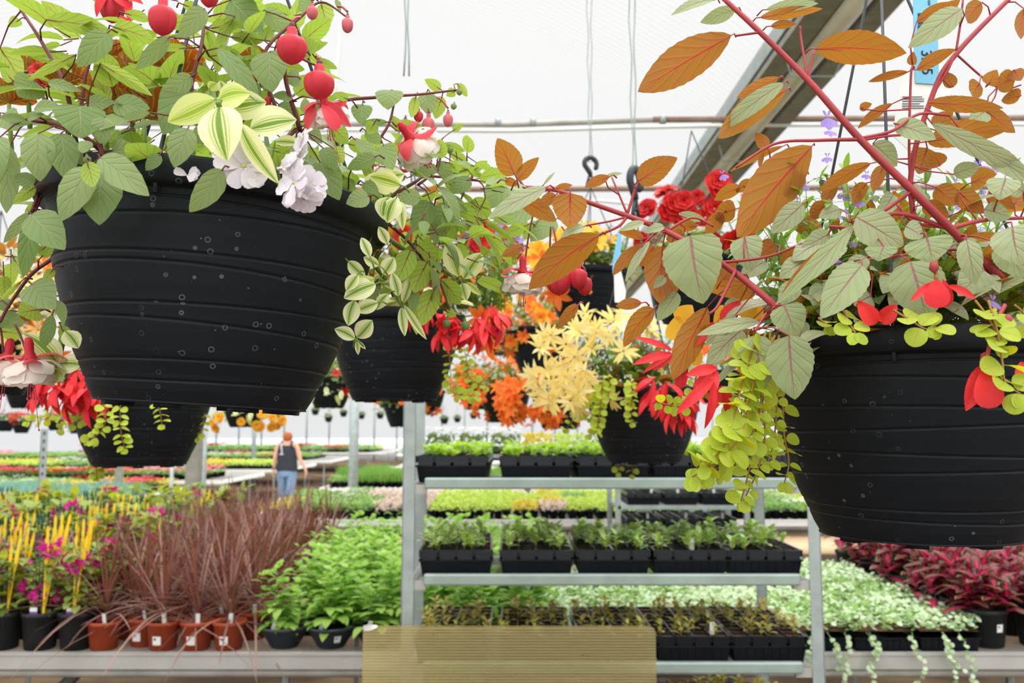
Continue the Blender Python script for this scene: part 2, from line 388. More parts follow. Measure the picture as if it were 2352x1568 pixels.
def fuchsia_parts(s):
    """Open double fuchsia (s = skirt width): tube and four flung-back sepals, a ruffled skirt of petals, stamens; hangs along -Z."""
    se = MB(); pe = MB(); st = MB()
    lathe(se, [(.0, .62 * s), (.06 * s, .6 * s), (.085 * s, .5 * s), (.08 * s, .34 * s), (.13 * s, .22 * s)], 12)
    for k in range(4):
        a = k * PI / 2 + .5; d = Vector((math.cos(a), math.sin(a), 0)); b = d * .08 * s + Vector((0, 0, .24 * s))
        tip = d * (.68 * s) + Vector((0, 0, (.22 if k % 2 else .1) * s))
        leaf(se, b, tip, (0, 0, 1), .32 * s, 'la', bend=-.1 if k % 2 else .22, fold=-.25, nl=9, nw=2)
    for ring, (n, z0, z1, r1, w) in enumerate(((7, .2, -.3, .36, .46), (7, .18, -.22, .5, .5), (6, .18, -.05, .56, .44))):
        for k in range(n):
            a = k * 2 * PI / n + ring * .7 + u(-.15, .15); d = Vector((math.cos(a), math.sin(a), 0))
            b = d * .05 * s + Vector((0, 0, z0 * s)); tip = d * (r1 * s * u(.85, 1.1)) + Vector((0, 0, (z1 + u(-.05, .05)) * s))
            leaf(pe, b, tip, d + Vector((0, 0, .5)), w * s, 'ob', bend=.2, fold=-.2, nl=8, nw=3, wave=.06)
    for k in range(8):
        a = k * .8; x, y = .06 * s * math.cos(a), .06 * s * math.sin(a); l = (-.55 if k else -1.05) * s * u(.85, 1.1)
        tube(st, [(x * .3, y * .3, -.1 * s), (x, y, l * .6), (x * 1.4, y * 1.4, l)], .007 * s, .006 * s, 5)
        lathe(st, [(0, -.03 * s), (.018 * s, -.01 * s), (.018 * s, .01 * s), (0, .03 * s)], 6, (x * 1.4, y * 1.4, l))
    return (se.mesh('sepals', MAT['fred']), pe.mesh('petals', MAT['white_petal']), st.mesh('stamens', MAT['stamen']))
FUCH = {}
def fuchsia_flower(root, pos, size, rot=(0, 0, 0), pedicel=None):
    if 'm' not in FUCH: FUCH['m'] = fuchsia_parts(1.0)
    se, pe, st = FUCH['m']; f = part('fuchsia_flower', se, root, pos, rot, size, 'red sepals and tube')
    part('petals', pe, f, label='white ruffled petals'); part('stamens', st, f)
    if pedicel: pedicel_part(root, pos, pedicel, MAT['stem_purple'])
    return f
def pedicel_part(root, a, b, mat, r=.0011):
    mb = MB(); a = Vector(a); b = Vector(b); tube(mb, smooth_path([b, a.lerp(b, .5) + Vector((0, 0, .1 * (a - b).length)), a], 5), r, r, 5)
    part('pedicel', mb.mesh('pedicel', mat), root)
def bol_mesh(s, mat, n=5, seed=0, spread=.5, w=.34):
    """Begonia boliviensis bell: long pointed petals hanging from one point, s = petal length."""
    mb = MB(); rr = random.Random(seed)
    for k in range(n):
        a = k * 2 * PI / n + rr.uniform(-.3, .3); sp = spread * rr.uniform(.5, 1.5); d = Vector((math.cos(a), math.sin(a), 0))
        leaf(mb, d * .04 * s, d * sp * s + Vector((0, 0, -s * rr.uniform(.75, 1.05))), d + Vector((0, 0, .3)), w * s * rr.uniform(.8, 1.2), 'la', bend=.12, fold=.25, nl=8, nw=2)
    lathe(mb, [(0, .1 * s), (.06 * s, .06 * s), (.07 * s, 0), (0, -.06 * s)], 8, mi=0)
    return mb.mesh('begonia_flower', mat)
def star_mesh(s, mat, seed=0, n=9, wd=.3):
    """Loose many-petalled begonia, facing +Z."""
    mb = MB(); rr = random.Random(seed)
    for k in range(n):
        a = k * 2.4 + rr.uniform(-.2, .2); el = .15 + .1 * (k // 4); d = Vector((math.cos(a), math.sin(a), el + rr.uniform(-.3, .35)))
        leaf(mb, d * .05 * s, d * s * rr.uniform(.75, 1.0), (0, 0, 1), wd * s, 'la', bend=.08, fold=.2, nl=5, nw=1)
    return mb.mesh('begonia_flower', mat)
def double_mesh(s, mat, seed=0):
    mb = MB(); rr = random.Random(seed)
    for ring, (n, r, el) in enumerate(((6, 1, .1), (6, .8, .5), (5, .5, .9), (3, .3, 1.4))):
        for k in range(n):
            a = k * 2 * PI / n + ring * .5 + rr.uniform(-.2, .2); d = Vector((math.cos(a), math.sin(a), el))
            leaf(mb, d * .05 * s, d * r * s * .55, (0, 0, 1), .5 * s * (1.1 - ring * .2), 'ob', bend=.1, fold=.2, nl=5, nw=2, wave=.06)
    return mb.mesh('begonia_flower', mat)
def impatiens_mesh(s):
    mb = MB()
    for k in range(5):
        a = k * 2 * PI / 5 + .3
        for q in (-.2, .2):            # two lobes make each notched petal
            d = Vector((math.cos(a + q), math.sin(a + q), u(.0, .1))); d.z += u(-.12, .25); leaf(mb, d * .02 * s, d * s * u(.42, .56), Vector((0, 0, 1)) + rv(.25), u(.3, .4) * s, 'ob', bend=u(-.05, .14), fold=u(-.1, .3), nl=8, nw=3, wave=.06)
    lathe(mb, [(0, .03 * s), (.04 * s, .02 * s), (.045 * s, 0)], 8, mi=1)
    return mb.mesh('impatiens_flower', [MAT['imp'], MAT['imp_eye']])
def lobelia_mesh(s):
    mb = MB()
    for a, l in ((-1.57, 1), (-.9, .95), (-2.24, .95), (1.1, .6), (2.04, .6)):
        d = Vector((math.cos(a), math.sin(a), .1)); leaf(mb, d * .03 * s, d * l * s * .55, (0, 0, 1), (.26 if l > .7 else .12) * s, 'ob', nl=4, nw=1, fold=.2)
    return mb.mesh('lobelia_flower', MAT['violet'])
BOL = [bol_mesh(1, MAT['red'], n, i) for i, n in enumerate((5, 4, 6, 5))]
STAR = {k: [star_mesh(1, MAT[k], i, n, w) for i in range(3)] for k, n, w in (('yellow_petal', 11, .21), ('orange_petal', 8, .42), ('gold_petal', 8, .5), ('red', 8, .3))}
DBL = {k: [double_mesh(1, MAT[k], i) for i in range(2)] for k in ('deepred', 'gold_petal', 'orange_petal', 'red')}
IMP = [impatiens_mesh(1) for _ in range(2)]
LOB = lobelia_mesh(1)
BUD = bud_mesh(1, .95, MAT['fred'], .3); BUDP = bud_mesh(1, .8, MAT['pinkbud'], .25)

def face_rot(n, roll=0.0):             # euler that turns +Z to the direction n
    q = Vector(n).normalized().to_track_quat('Z', 'Y'); return (q.to_matrix() @ Matrix.Rotation(roll, 3, 'Z')).to_euler()

def jenny_strand(root, pts, size, org, step=None, name='creeping_vine'):
    """A trailing stem with paired round leaves."""
    path = smooth_path(pts, 8); st = MB(); tube(st, [p - org for p in path], .0011, .0007, 5)
    v = part(name, st.mesh('vine_stem', MAT['stem_dark']), root); lf = MB(); step = step or size * .62; acc = 0.0; k = 0
    for a, b in zip(path[:-1], path[1:]):
        acc += (b - a).length
        if acc >= step:
            acc = 0.0; k += 1
            t = (b - a).normalized(); side = t.cross(Vector((0, -1, .2))).normalized()
            if k % 2: side = (side + Vector((0, -.9, 0))).normalized()
            for sg in (-1, 1):
                d = (side * sg + t * .35 + Vector((0, 0, .05)) + rv(.15)).normalized(); n = Vector((0, -.6, .7)) + rv(.5)
                sz = size * u(.8, 1.1); leaf(lf, b - org + d * size * .08, b - org + d * sz, n, sz * .95, 'ro', bend=.08, fold=.12, nl=9, nw=3)
    for q in range(3):
        d = (Vector((u(-.6, .6), -.3, -.7))).normalized(); leaf(lf, path[-1] - org, path[-1] - org + d * size * .7, (0, -1, .5), size * .55, 'ro', nl=5, nw=1)
    part('leaves', lf.mesh('leaves', MAT['jenny']), v)
    return v

# ---------------------------------------------------------------- hand-laid foliage on the two near baskets
class Bush:
    """Leaves, stems and leaf stalks of one plant; points are world points, meshes are stored relative to the basket's origin."""
    def __init__(s, org, depth): s.org = Vector(org); s.depth = depth; s.stems = []; s.l = MB(); s.petiole = s.l; s.st = []
    def stem(s, pts, r0, r1, seg=6):
        w = [P(x, y, d if d else s.depth(x, y)) for x, y, d in pts]; path = smooth_path(w, seg); s.stems.append(path)
        mb = MB(); tube(mb, [p - s.org for p in path], r0, r1, 7); s.st.append(mb)
    def leaves(s, txt, dd=0.0):
        for ln in txt.strip().splitlines():
            for ent in ln.split(';'):
                q = ent.split()
                if len(q) < 6: continue
                c = q[0]; bx, by, tx, ty, w = map(float, q[1:6]); o = float(q[6]) if len(q) > 6 else 0.0
                s.one(c, bx, by, tx, ty, w, o + dd)
    def one(s, c, bx, by, tx, ty, w, o):
        d = s.depth((bx + tx) / 2, (by + ty) / 2) + o + u(-.006, .006)
        B = P(bx, by, d); L = math.hypot(tx - bx, ty - by) * d / F
        T = P(tx, ty, d + L * u(-.3, .12)); v = (CAM - (B + T) / 2).normalized(); a = (T - B).normalized()
        if c in 'gGT': n = v + Vector((0, 0, .25)) + rv(.35)
        elif c in 'yo': n = Vector((0, .5, .6)) - v * .7 + rv(.3)
        else: n = rv(1)
        n = (n - a * n.dot(a)).normalized(); f = n.dot(v); want = -1 if c in 'yo' else 1
        if f * want < .5: n = n + v * (want * .9); n = (n - a * n.dot(a)).normalized(); f = n.dot(v)
        ww = w * d / F / max(.55, abs(f)) * 1.04
        big = max(L, ww) > .02
        shp = 'la' if (L / ww > 2.2 or c == 'T') else ('he' if L / ww < 1.15 else 'ov')
        leaf(s.l, B - s.org, T - s.org, n, ww, shp, bend=u(.03, .14), fold=u(.02, .13) * (2.5 if w < 26 else 1), nl=(20 if c in 'Go' and big else 14) if big else 8, nw=3 if big else 2,
             serr=.022 if big and c != 'T' else 0, wave=.012)
        best = None
        for path in s.stems:
            for p in path:
                dd = (p - B).length
                if best is None or dd < best[0]: best = (dd, p)
        if best and best[0] < .055: m = (B + best[1]) / 2 - a * .004; q = [best[1], m, B]
        else: q = [B - a * .008 + Vector((0, .006, -.003)), B - a * .004, B]
        q = [x - s.org for x in q] + [B + a * L * .3 - n * .0005 - s.org]
        tube(s.petiole, q, [.0008, .0007, .0006, .0002], None, 5, 1)
    def scatter(s, n, cen, rad, c, size, up=.5, zmin=-.02, asp=.5, keep=None, hang=-.3, ktip=None):
        k = 0; tries = 0
        while k < n and tries < n * 20:
            tries += 1
            q = rv(1)
            if q.length > 1 or q.length < .3: continue
            b = Vector(cen) + Vector((q.x * rad[0], q.y * rad[1], q.z * rad[2]))
            if b.z < cen[2] + zmin: continue
            if keep and not keep(b): continue
            d = Vector((q.x, q.y, q.z * .4 + hang)) + rv(.5); d.normalize(); L = size * u(.6, 1.15)
            if ktip and not ktip(b + d * L): continue
            leaf(s.l, b - s.org, b + d * L - s.org, Vector((0, 0, 1)) * up + Vector((q.x, q.y, .4)) * .6 + rv(.4), L * asp * u(.8, 1.15), 'ov', bend=u(.03, .12), fold=u(.08, .3), nl=8, nw=2)
            tube(s.petiole, [b - s.org - d * .015, b - s.org], .0007, .0005, 4, 1)
            k += 1
    def finish(s, root, lname, lmat, smat, pname='stem', lab=None):
        for mb in s.st: part(pname, mb.mesh(pname, smat), root)
        if s.l.n: part(lname, s.l.mesh(lname, [lmat, smat]), root, label=lab)

def pix(world):                        # where a world point falls in the photograph, used only to keep filler leaves inside the plant
    v = world - CAM; z = v.y * CP + v.z * SP; return CX + F * v.x / z, CY - F * (-v.y * SP + v.z * CP) / z
# ---------------------------------------------------------------- near basket on the left
def dome(cen, rad, miss):
    def f(px, py):
        r = ray(px, py); o = CAM - cen
        A = sum((r[i] / rad[i]) ** 2 for i in range(3)); B = sum(2 * o[i] * r[i] / rad[i] ** 2 for i in range(3)); Cc = sum((o[i] / rad[i]) ** 2 for i in range(3)) - 1
        D = B * B - 4 * A * Cc
        if D <= 0: return miss(px, py)
        return min(miss(px, py), (-B - math.sqrt(D)) / (2 * A) + .0)
    return f
D1 = .85; O1 = Vector((GX(467, D1), D1, 1.77))
basket = thing('hanging_basket', 'large black hanging basket with green fuchsia, white impatiens and variegated inch plant', 'hanging basket', O1, 'hanging baskets')
TILT = Matrix.Rotation(math.radians(3.5), 4, 'Y')
part('pot', POT, basket, rot=(0, math.radians(3.5), 0)); part('soil', SOIL, basket, rot=(0, math.radians(3.5), 0))
hanger(basket, P(536, -358, D1) - O1, n=3, ph=-PI / 2, M=TILT, r=.0019)
dep1 = dome(O1 + Vector((0, 0, .205)), (.205, .2, .2), lambda x, y: .85 if x < 850 else .85 + .0004 * (x - 850))
fu = Bush(O1, dep1)
for pts, r0, r1 in (
    ([(175, 330, .73), (150, 200, .72), (95, 95, .73), (40, 10, .74)], .0022, .0013),
    ([(185, 260, .74), (195, 180, .74), (213, 125, .74)], .0018, .0012),
    ([(300, 420, .75), (215, 330, .7), (130, 285, .7), (0, 272, .72)], .0026, .0016),
    ([(238, 360, .68), (215, 305, .68), (150, 265, .7), (70, 200, .73)], .0022, .0014),
    ([(470, 330, .72), (440, 210, .7), (462, 110, .7), (470, 40, .72)], .002, .0013),
    ([(640, 270, .72), (605, 130, .72), (690, 40, .74), (740, 5, .75), (798, 40, .75)], .0018, .0008),
    ([(690, 300, .72), (655, 175, .7), (672, 130, .7), (725, 150, .7)], .0022, .001),
    ([(640, 330, .8), (760, 240, .86), (870, 223, .88), (960, 217, .89), (1045, 207, .9)], .0024, .0011),
    ([(847, 480, .86), (860, 350, .87), (893, 285, .87), (905, 240, .87)], .002, .0011),
    ([(800, 440, .84), (900, 520, .88), (942, 559, .9), (980, 608, .9), (1008, 643, .91), (1033, 713, .92)], .002, .0011),
    ([(870, 470, .86), (950, 420, .9), (985, 405, .92), (1100, 415, .94)], .0022, .0012),
    ([(960, 425, .9), (1005, 385, .92), (1015, 320, .92)], .0016, .001),
    ([(990, 465, .93), (1035, 500, .94), (1080, 410, .95), (1110, 380, .96)], .0014, .0008),
    ([(140, 560, .83), (121, 592, .84), (70, 632, .84), (20, 702, .84), (0, 740, .84)], .0022, .0014),
    ([(140, 690, .84), (123, 702, .84), (70, 718, .84), (25, 712, .84)], .0012, .0008),
    ([(80, 400, .78), (88, 440, .76), (72, 490, .75)], .0022, .0016),
    ([(90, 400, .78), (96, 440, .77), (75, 500, .77)], .0018, .0012),
    ([(540, 380, .73), (500, 300, .71), (425, 280, .7)], .002, .0012),
): fu.stem(pts, r0, r1)
fu.leaves('''
g 183 242 185 318 96 -.01; g 240 270 230 330 50; g 88 306 92 417 70 -.005; g 140 306 153 414 56 .01; g 205 386 140 508 68 -.025; g 236 395 228 517 86 -.01; g 230 362 343 450 60 -.03
y 200 372 215 430 35 -.035; g 205 345 182 325 30 -.02; y 107 45 255 72 34; y 115 25 80 45 25; y 45 45 20 62 25; g 248 75 178 155 56 -.01; y 262 62 360 100 36; y 285 30 345 48 22
g 470 20 410 92 46 -.01; g 390 85 310 160 36; y 540 38 495 110 25; y 430 110 365 115 18; y 485 65 560 55 30; y 530 85 605 95 30; g 500 110 598 240 40 -.03; g 530 0 605 75 60 -.01
g 440 175 365 225 46 .02; g 440 200 375 310 76 .03; g 432 295 400 385 60; g 480 290 440 330 40; g 260 240 345 250 44 .02; g 200 235 268 238 32 .02; g 345 258 280 272 18; g 258 345 322 345 42 .01
g 367 355 335 392 30; g 80 185 42 222 70; g 110 190 188 210 22; y 230 145 350 220 25 -.01; y 175 125 62 185 22; y 0 110 45 190 46 .02; y 30 185 0 155 30; g 0 315 5 405 40 -.01; g 22 335 15 490 50
g 80 420 32 405 30; y 82 428 30 465 26; g 60 275 0 270 20; g 62 272 103 262 16; g 80 250 142 248 22; g 510 390 435 487 58 -.03; g 605 25 683 80 42 -.01; y 668 38 605 12 35; g 715 0 685 25 36
y 738 8 746 68 34; g 772 0 781 30 12; y 605 92 528 85 28; y 608 93 620 60 33; g 620 118 625 212 74 -.015; y 713 128 690 85 40; y 726 135 775 158 18; g 690 180 655 185 42 -.01; g 672 228 625 220 20
g 705 260 700 225 22; g 728 228 740 272 16 -.04; y 800 228 765 215 20; g 898 207 890 252 54; g 833 240 828 285 42; g 980 212 985 265 40; y 1015 222 1000 273 32; y 1012 205 975 182 25; y 1045 210 1025 220 22
y 1050 192 1073 222 15; y 955 222 945 270 22; y 908 280 980 305 24; g 890 280 828 283 18; y 860 282 845 308 30; g 815 320 880 378 30; g 862 360 797 388 36; g 880 332 903 390 44 -.01; g 742 340 775 395 32
y 765 340 788 375 30; g 735 372 780 460 60; g 847 450 795 468 42; g 835 420 870 445 26; g 965 455 912 450 38; g 1005 385 945 402 30; g 1007 372 1045 425 30; g 1015 450 1075 485 27; g 1080 410 1030 445 36
y 1015 330 1068 348 16; y 1075 390 1025 375 22; y 1090 390 1120 370 20; g 990 465 945 530 52 -.01; g 1042 478 985 515 52 -.01; g 1010 510 1000 560 40; g 1020 452 1075 480 26; y 1072 505 1055 535 22
y 1045 500 1015 565 40 .01; y 1115 455 1085 525 52 .01; g 1075 520 1107 572 14; y 960 562 1010 611 46; y 943 575 910 650 48; y 980 603 950 672 47 -.01; y 1020 648 1057 700 42; y 997 665 970 748 48 -.01
g 993 635 1010 700 14 -.01; y 1025 715 1048 725 20; g 1165 410 1118 480 62 .01; g 1222 482 1135 510 48 .02; g 1275 505 1218 555 46 .02; y 1235 510 1202 550 26 .03; y 1215 515 1160 540 30 .03; y 1140 400 1100 420 26 .03
y 1160 430 1120 470 40 .03; y 1180 450 1150 490 34 .04; g 72 492 149 574 62 -.02; g 67 487 8 558 26; g 70 505 53 638 38 -.015; y 100 570 85 582 30; g 72 652 125 710 64 -.02; y 30 592 55 632 22; y 123 618 98 648 20; y 50 645 0 690 12
g 0 690 15 715 32; y 88 710 40 720 48 .01; g 0 728 53 748 36; y 0 760 55 770 30 .01; g 120 722 97 801 30 -.01; g 130 690 146 745 24; y 140 750 160 790 26 .02; y 95 590 122 560 28 .02; g 10 260 40 300 40 .02; g 160 330 190 380 50 .03
y 640 40 690 75 34 .02; y 560 20 610 45 30 .02; y 700 110 740 95 26 .03; y 480 130 550 120 34 .03; y 520 160 590 150 34 .03; g 560 190 600 230 44 .03; g 640 240 690 280 40 .03; y 760 290 800 330 34 .03; y 800 330 850 345 30 .03
y 820 360 870 340 26 .03; g 870 410 840 450 30 .02; y 905 330 960 345 26 .03; y 930 380 985 365 30 .04; y 1030 350 1075 370 22 .04; y 1040 300 1065 285 16 .03; g 840 300 880 330 30 .03; y 960 480 1000 440 30 .04; y 920 300 900 265 24 .03
g 700 290 740 330 30 .03; g 680 330 700 370 36 .03; y 640 150 700 160 30 .04; g 600 200 640 180 30 .04; y 370 40 430 60 30 .04; y 420 10 470 30 24 .04; y 300 90 360 75 24 .05; y 60 20 100 30 20 .05
''')
cen = O1 + Vector((0, 0, .2))
fu.scatter(190, cen, (.17, .16, .16), None, .045, zmin=-.01, keep=lambda b: pix(b)[1] > 190 and pix(b)[0] < 800)
fu.scatter(120, cen + Vector((.2, .06, .01)), (.11, .08, .11), None, .04, zmin=-.09, keep=lambda b: pix(b)[1] > 330)
fu.scatter(25, cen + Vector((-.2, .0, .0)), (.06, .08, .1), None, .04, zmin=-.08)
fu.scatter(70, cen + Vector((0, 0, .05)), (.2, .17, .16), None, .046, zmin=.02, keep=lambda b: -20 < pix(b)[1] < 210 and pix(b)[0] < 720)
fu.finish(basket, 'fuchsia_leaves', MAT['fuchsia'], MAT['stem_purple'])
# inch plant
tr = Bush(O1, dep1)
for pts, r0, r1 in (([(540, 330, .72), (520, 280, .67), (500, 235, .63)], .003, .002), ([(780, 430, .86), (850, 590, .93), (882, 636, .94), (905, 680, .95)], .0034, .0024),
                    ([(880, 540, .93), (952, 587, .95), (1015, 618, .96), (1068, 650, .97)], .0028, .002), ([(800, 560, .93), (782, 690, .94), (803, 765, .94), (820, 790, .94)], .0026, .0014),
                    ([(150, 700, .87), (147, 755, .87), (132, 835, .87)], .004, .0034), ([(640, 420, .7), (620, 370, .66), (560, 290, .65)], .003, .002), ([(850, 470, .87), (890, 450, .87), (920, 425, .88)], .003, .002)):
    tr.stem(pts, r0, r1)
tr.leaves('''
T 495 228 385 280 66 -.04; T 505 245 522 371 80 -.045; T 500 232 575 215 54 -.03; T 525 250 612 235 66 -.02; T 553 285 640 422 44 -.045; T 575 295 682 275 68 -.03; T 632 325 693 330 22 -.01; T 480 205 498 190 26; T 515 215 505 185 22
T 920 425 850 405 54; T 910 455 890 512 46 -.01; T 895 452 882 505 50; T 920 462 925 530 22; T 1055 635 1028 550 46; T 1065 640 1108 580 46; T 1072 648 1105 678 16; T 1062 650 1072 690 30; T 863 652 790 685 48; T 862 640 795 655 26
T 822 630 795 668 30; T 868 695 815 715 32; T 815 690 800 748 38 -.01; T 820 775 855 735 42 -.01; T 815 778 768 755 30; T 820 783 823 815 12; T 820 783 840 802 9; T 880 630 905 590 36; T 915 680 900 625 26; T 925 695 945 630 22
T 893 675 865 712 26; T 922 705 930 772 22; T 928 700 980 780 18 -.01; T 133 840 53 765 58; T 138 835 188 838 42; T 130 838 118 884 44; T 150 760 180 800 40 .01; T 870 610 835 590 24; T 850 590 830 545 24; T 890 560 870 520 26; T 800 600 840 640 30 .02
T 880 650 930 660 24 .02; T 850 440 870 395 40 .03; T 880 420 930 400 46 .04
''')
tr.finish(basket, 'inch_plant_leaves', MAT['trad'], MAT['stem_green'], 'inch_plant_stem', 'pale yellow leaves striped green')
# begonia leaves behind
be = Bush(O1, dep1)
for cx, cy, s, rot in ((62, 150, 34, .2), (150, 165, 40, .6), (300, 150, 46, 1.4), (395, 140, 55, .4), (255, 110, 26, 1.0), (330, 230, 60, 2.0), (20, 210, 40, .1), (240, 200, 44, 2.2), (580, 125, 26, .5)):
    c0 = P(cx, cy + s * .7, dep1(cx, cy) + .11); d = s / F * 1.05
    for k in range(7):
        a = PI * (k + .5) / 7; t = c0 + Vector((math.cos(a) * d * 1.25, u(-.25, .1) * d, math.sin(a) * d * 1.25))
        leaf(be.l, c0 - O1, t - O1, Vector((0, .6, .8)) + rv(.15), d * .75, 'ob', fold=.12, bend=.06, nl=8, nw=2, serr=.05, rnd=.2 + .1 * k)
    tube(be.petiole, [c0 - O1, c0 - O1 + Vector((0, .01, -.05))], .002, .0025, 5, 1)
be.finish(basket, 'begonia_leaves', MAT['begonia_leaf'], MAT['stem_green'], lab='serrated red-brown begonia leaves with yellow veins')
def px_bud(root, org, cx, cy, w, h, d, mat='b', ped=None, roll=0):
    s = h * d / F; o = part('fuchsia_bud', BUD if mat == 'b' else BUDP, root, P(cx, cy, d) - org, (u(-.1, .1), roll, u(0, 1)), (w * d / F / .95, w * d / F / .95, s), 'red balloon bud' if mat == 'b' else 'pink closed bud')
    if ped: pedicel_part(root, P(cx, cy - h * .95, d) - org, P(ped[0], ped[1], d + .01) - org, MAT['stem_red'])
for b in ((373, 47, 56, 70, .66, 'b', (440, -40)), (480, -8, 40, 50, .67, 'b', None), (670, 114, 62, 68, .66, 'b', (690, 40)), (733, 196, 62, 64, .665, 'b', (725, 130)), (717, 30, 28, 32, .72, 'p', (720, 0)), (798, 59, 30, 34, .75, 'p', (775, 15)),
          (961, 268, 20, 26, .9, 'b', (955, 225)), (984, 290, 30, 40, .9, 'p', (960, 230)), (1029, 277, 24, 30, .9, 'p', (1000, 222)), (590, 177, 18, 22, .72, 'b', None), (616, 234, 14, 24, .72, 'b', None)): px_bud(basket, O1, *b)
GB = bud_mesh(1, .9, MAT['fuchsia'], .3)
for x, y, s, d in ((1026, 743, 18, .915), (1069, 747, 20, .92), (1042, 245, 14, .9), (1055, 212, 14, .9), (1033, 345, 16, .92), (1085, 488, 16, .94), (1080, 510, 14, .94), (201, 368, 18, .66)):
    part('fuchsia_bud', GB, basket, P(x, y, d) - O1, (u(-.3, .3), u(-.3, .3), 0), s * d / F, 'small green bud')
fuchsia_flower(basket, P(752, 265, .69) - O1, .036, (.2, -.25, .4), P(733, 225, .69) - O1)
fuchsia_flower(basket, P(955, 335, .87) - O1, .05, (.3, -.95, .6), P(920, 290, .88) - O1)
fuchsia_flower(basket, P(893, 395, .9) - O1, .034, (.1, .2, 1.2))
fuchsia_flower(basket, P(70, 850, .84) - O1, .052, (.12, -.06, .1), P(35, 745, .84) - O1)
fuchsia_flower(basket, P(10, 850, .86) - O1, .052, (.1, .1, .9), P(0, 745, .85) - O1)
fuchsia_flower(basket, P(1200, 648, .95) - O1, .048, (.06, .0, .35), P(1225, 490, .95) - O1)
px_bud(basket, O1, 1283, 648, 52, 58, .93, 'b', (1270, 520)); px_bud(basket, O1, 1328, 640, 36, 46, .93, 'b', (1290, 520)); px_bud(basket, O1, 1343, 657, 30, 42, .94, 'b', (1320, 600))
fuchsia_flower(basket, P(1262, 625, .97) - O1, .03, (.2, .3, .2), P(1265, 520, .96) - O1)
px_bud(basket, O1, 258, 22, 50, 62, .74, 'b')
mb = MB()
for bx, by, tx, ty, w in ((255, -20, 222, 40, 26), (262, -15, 302, 25, 30), (300, 0, 300, 55, 20), (262, 40, 308, 62, 16), (270, -10, 330, 10, 24)):
    leaf(mb, P(bx, by, .735) - P(265, 30, .75), P(tx, ty, .73) - P(265, 30, .75), (0, -1, .3), w * .74 / F, 'la', bend=.15, fold=.3, nl=8, nw=2)
part('fuchsia_flower', mb.mesh('fuchsia_flower', MAT['red']), basket, P(265, 30, .75) - O1, label='open red flower')
for i, (x, y, s, d, n) in enumerate(((561, 382, 128, .66, (.1, -1, .1)), (690, 350, 125, .655, (-.75, -.55, .35)), (675, 420, 110, .645, (-.6, -.8, .1)), (712, 425, 95, .66, (.8, -.6, .1)), (700, 455, 80, .655, (.3, -.7, -.7)), (668, 385, 80, .67, (-.3, -.5, .8)))):
    part('impatiens_flower', IMP[i % 2], basket, P(x, y, d) - O1, face_rot(n, i * .9), s * d / F, 'white impatiens flower')
mb = MB()
for k in range(5): leaf(mb, (0, 0, 0), Vector((u(-1, 1), u(-.4, .1), u(-.5, .6))).normalized() * .012, (0, -1, 0), .007, 'ob', nl=5, nw=1, wave=.1)
part('impatiens_flower', mb.mesh('impatiens_flower', MAT['imp']), basket, P(430, 402, .675) - O1, label='withered pink-edged flower')
for x, y, s in ((100, 195, .03), (90, 165, .02)): part('begonia_flower', DBL['red'][0], basket, P(x, y, .82) - O1, (1.2, 0, 0), s)

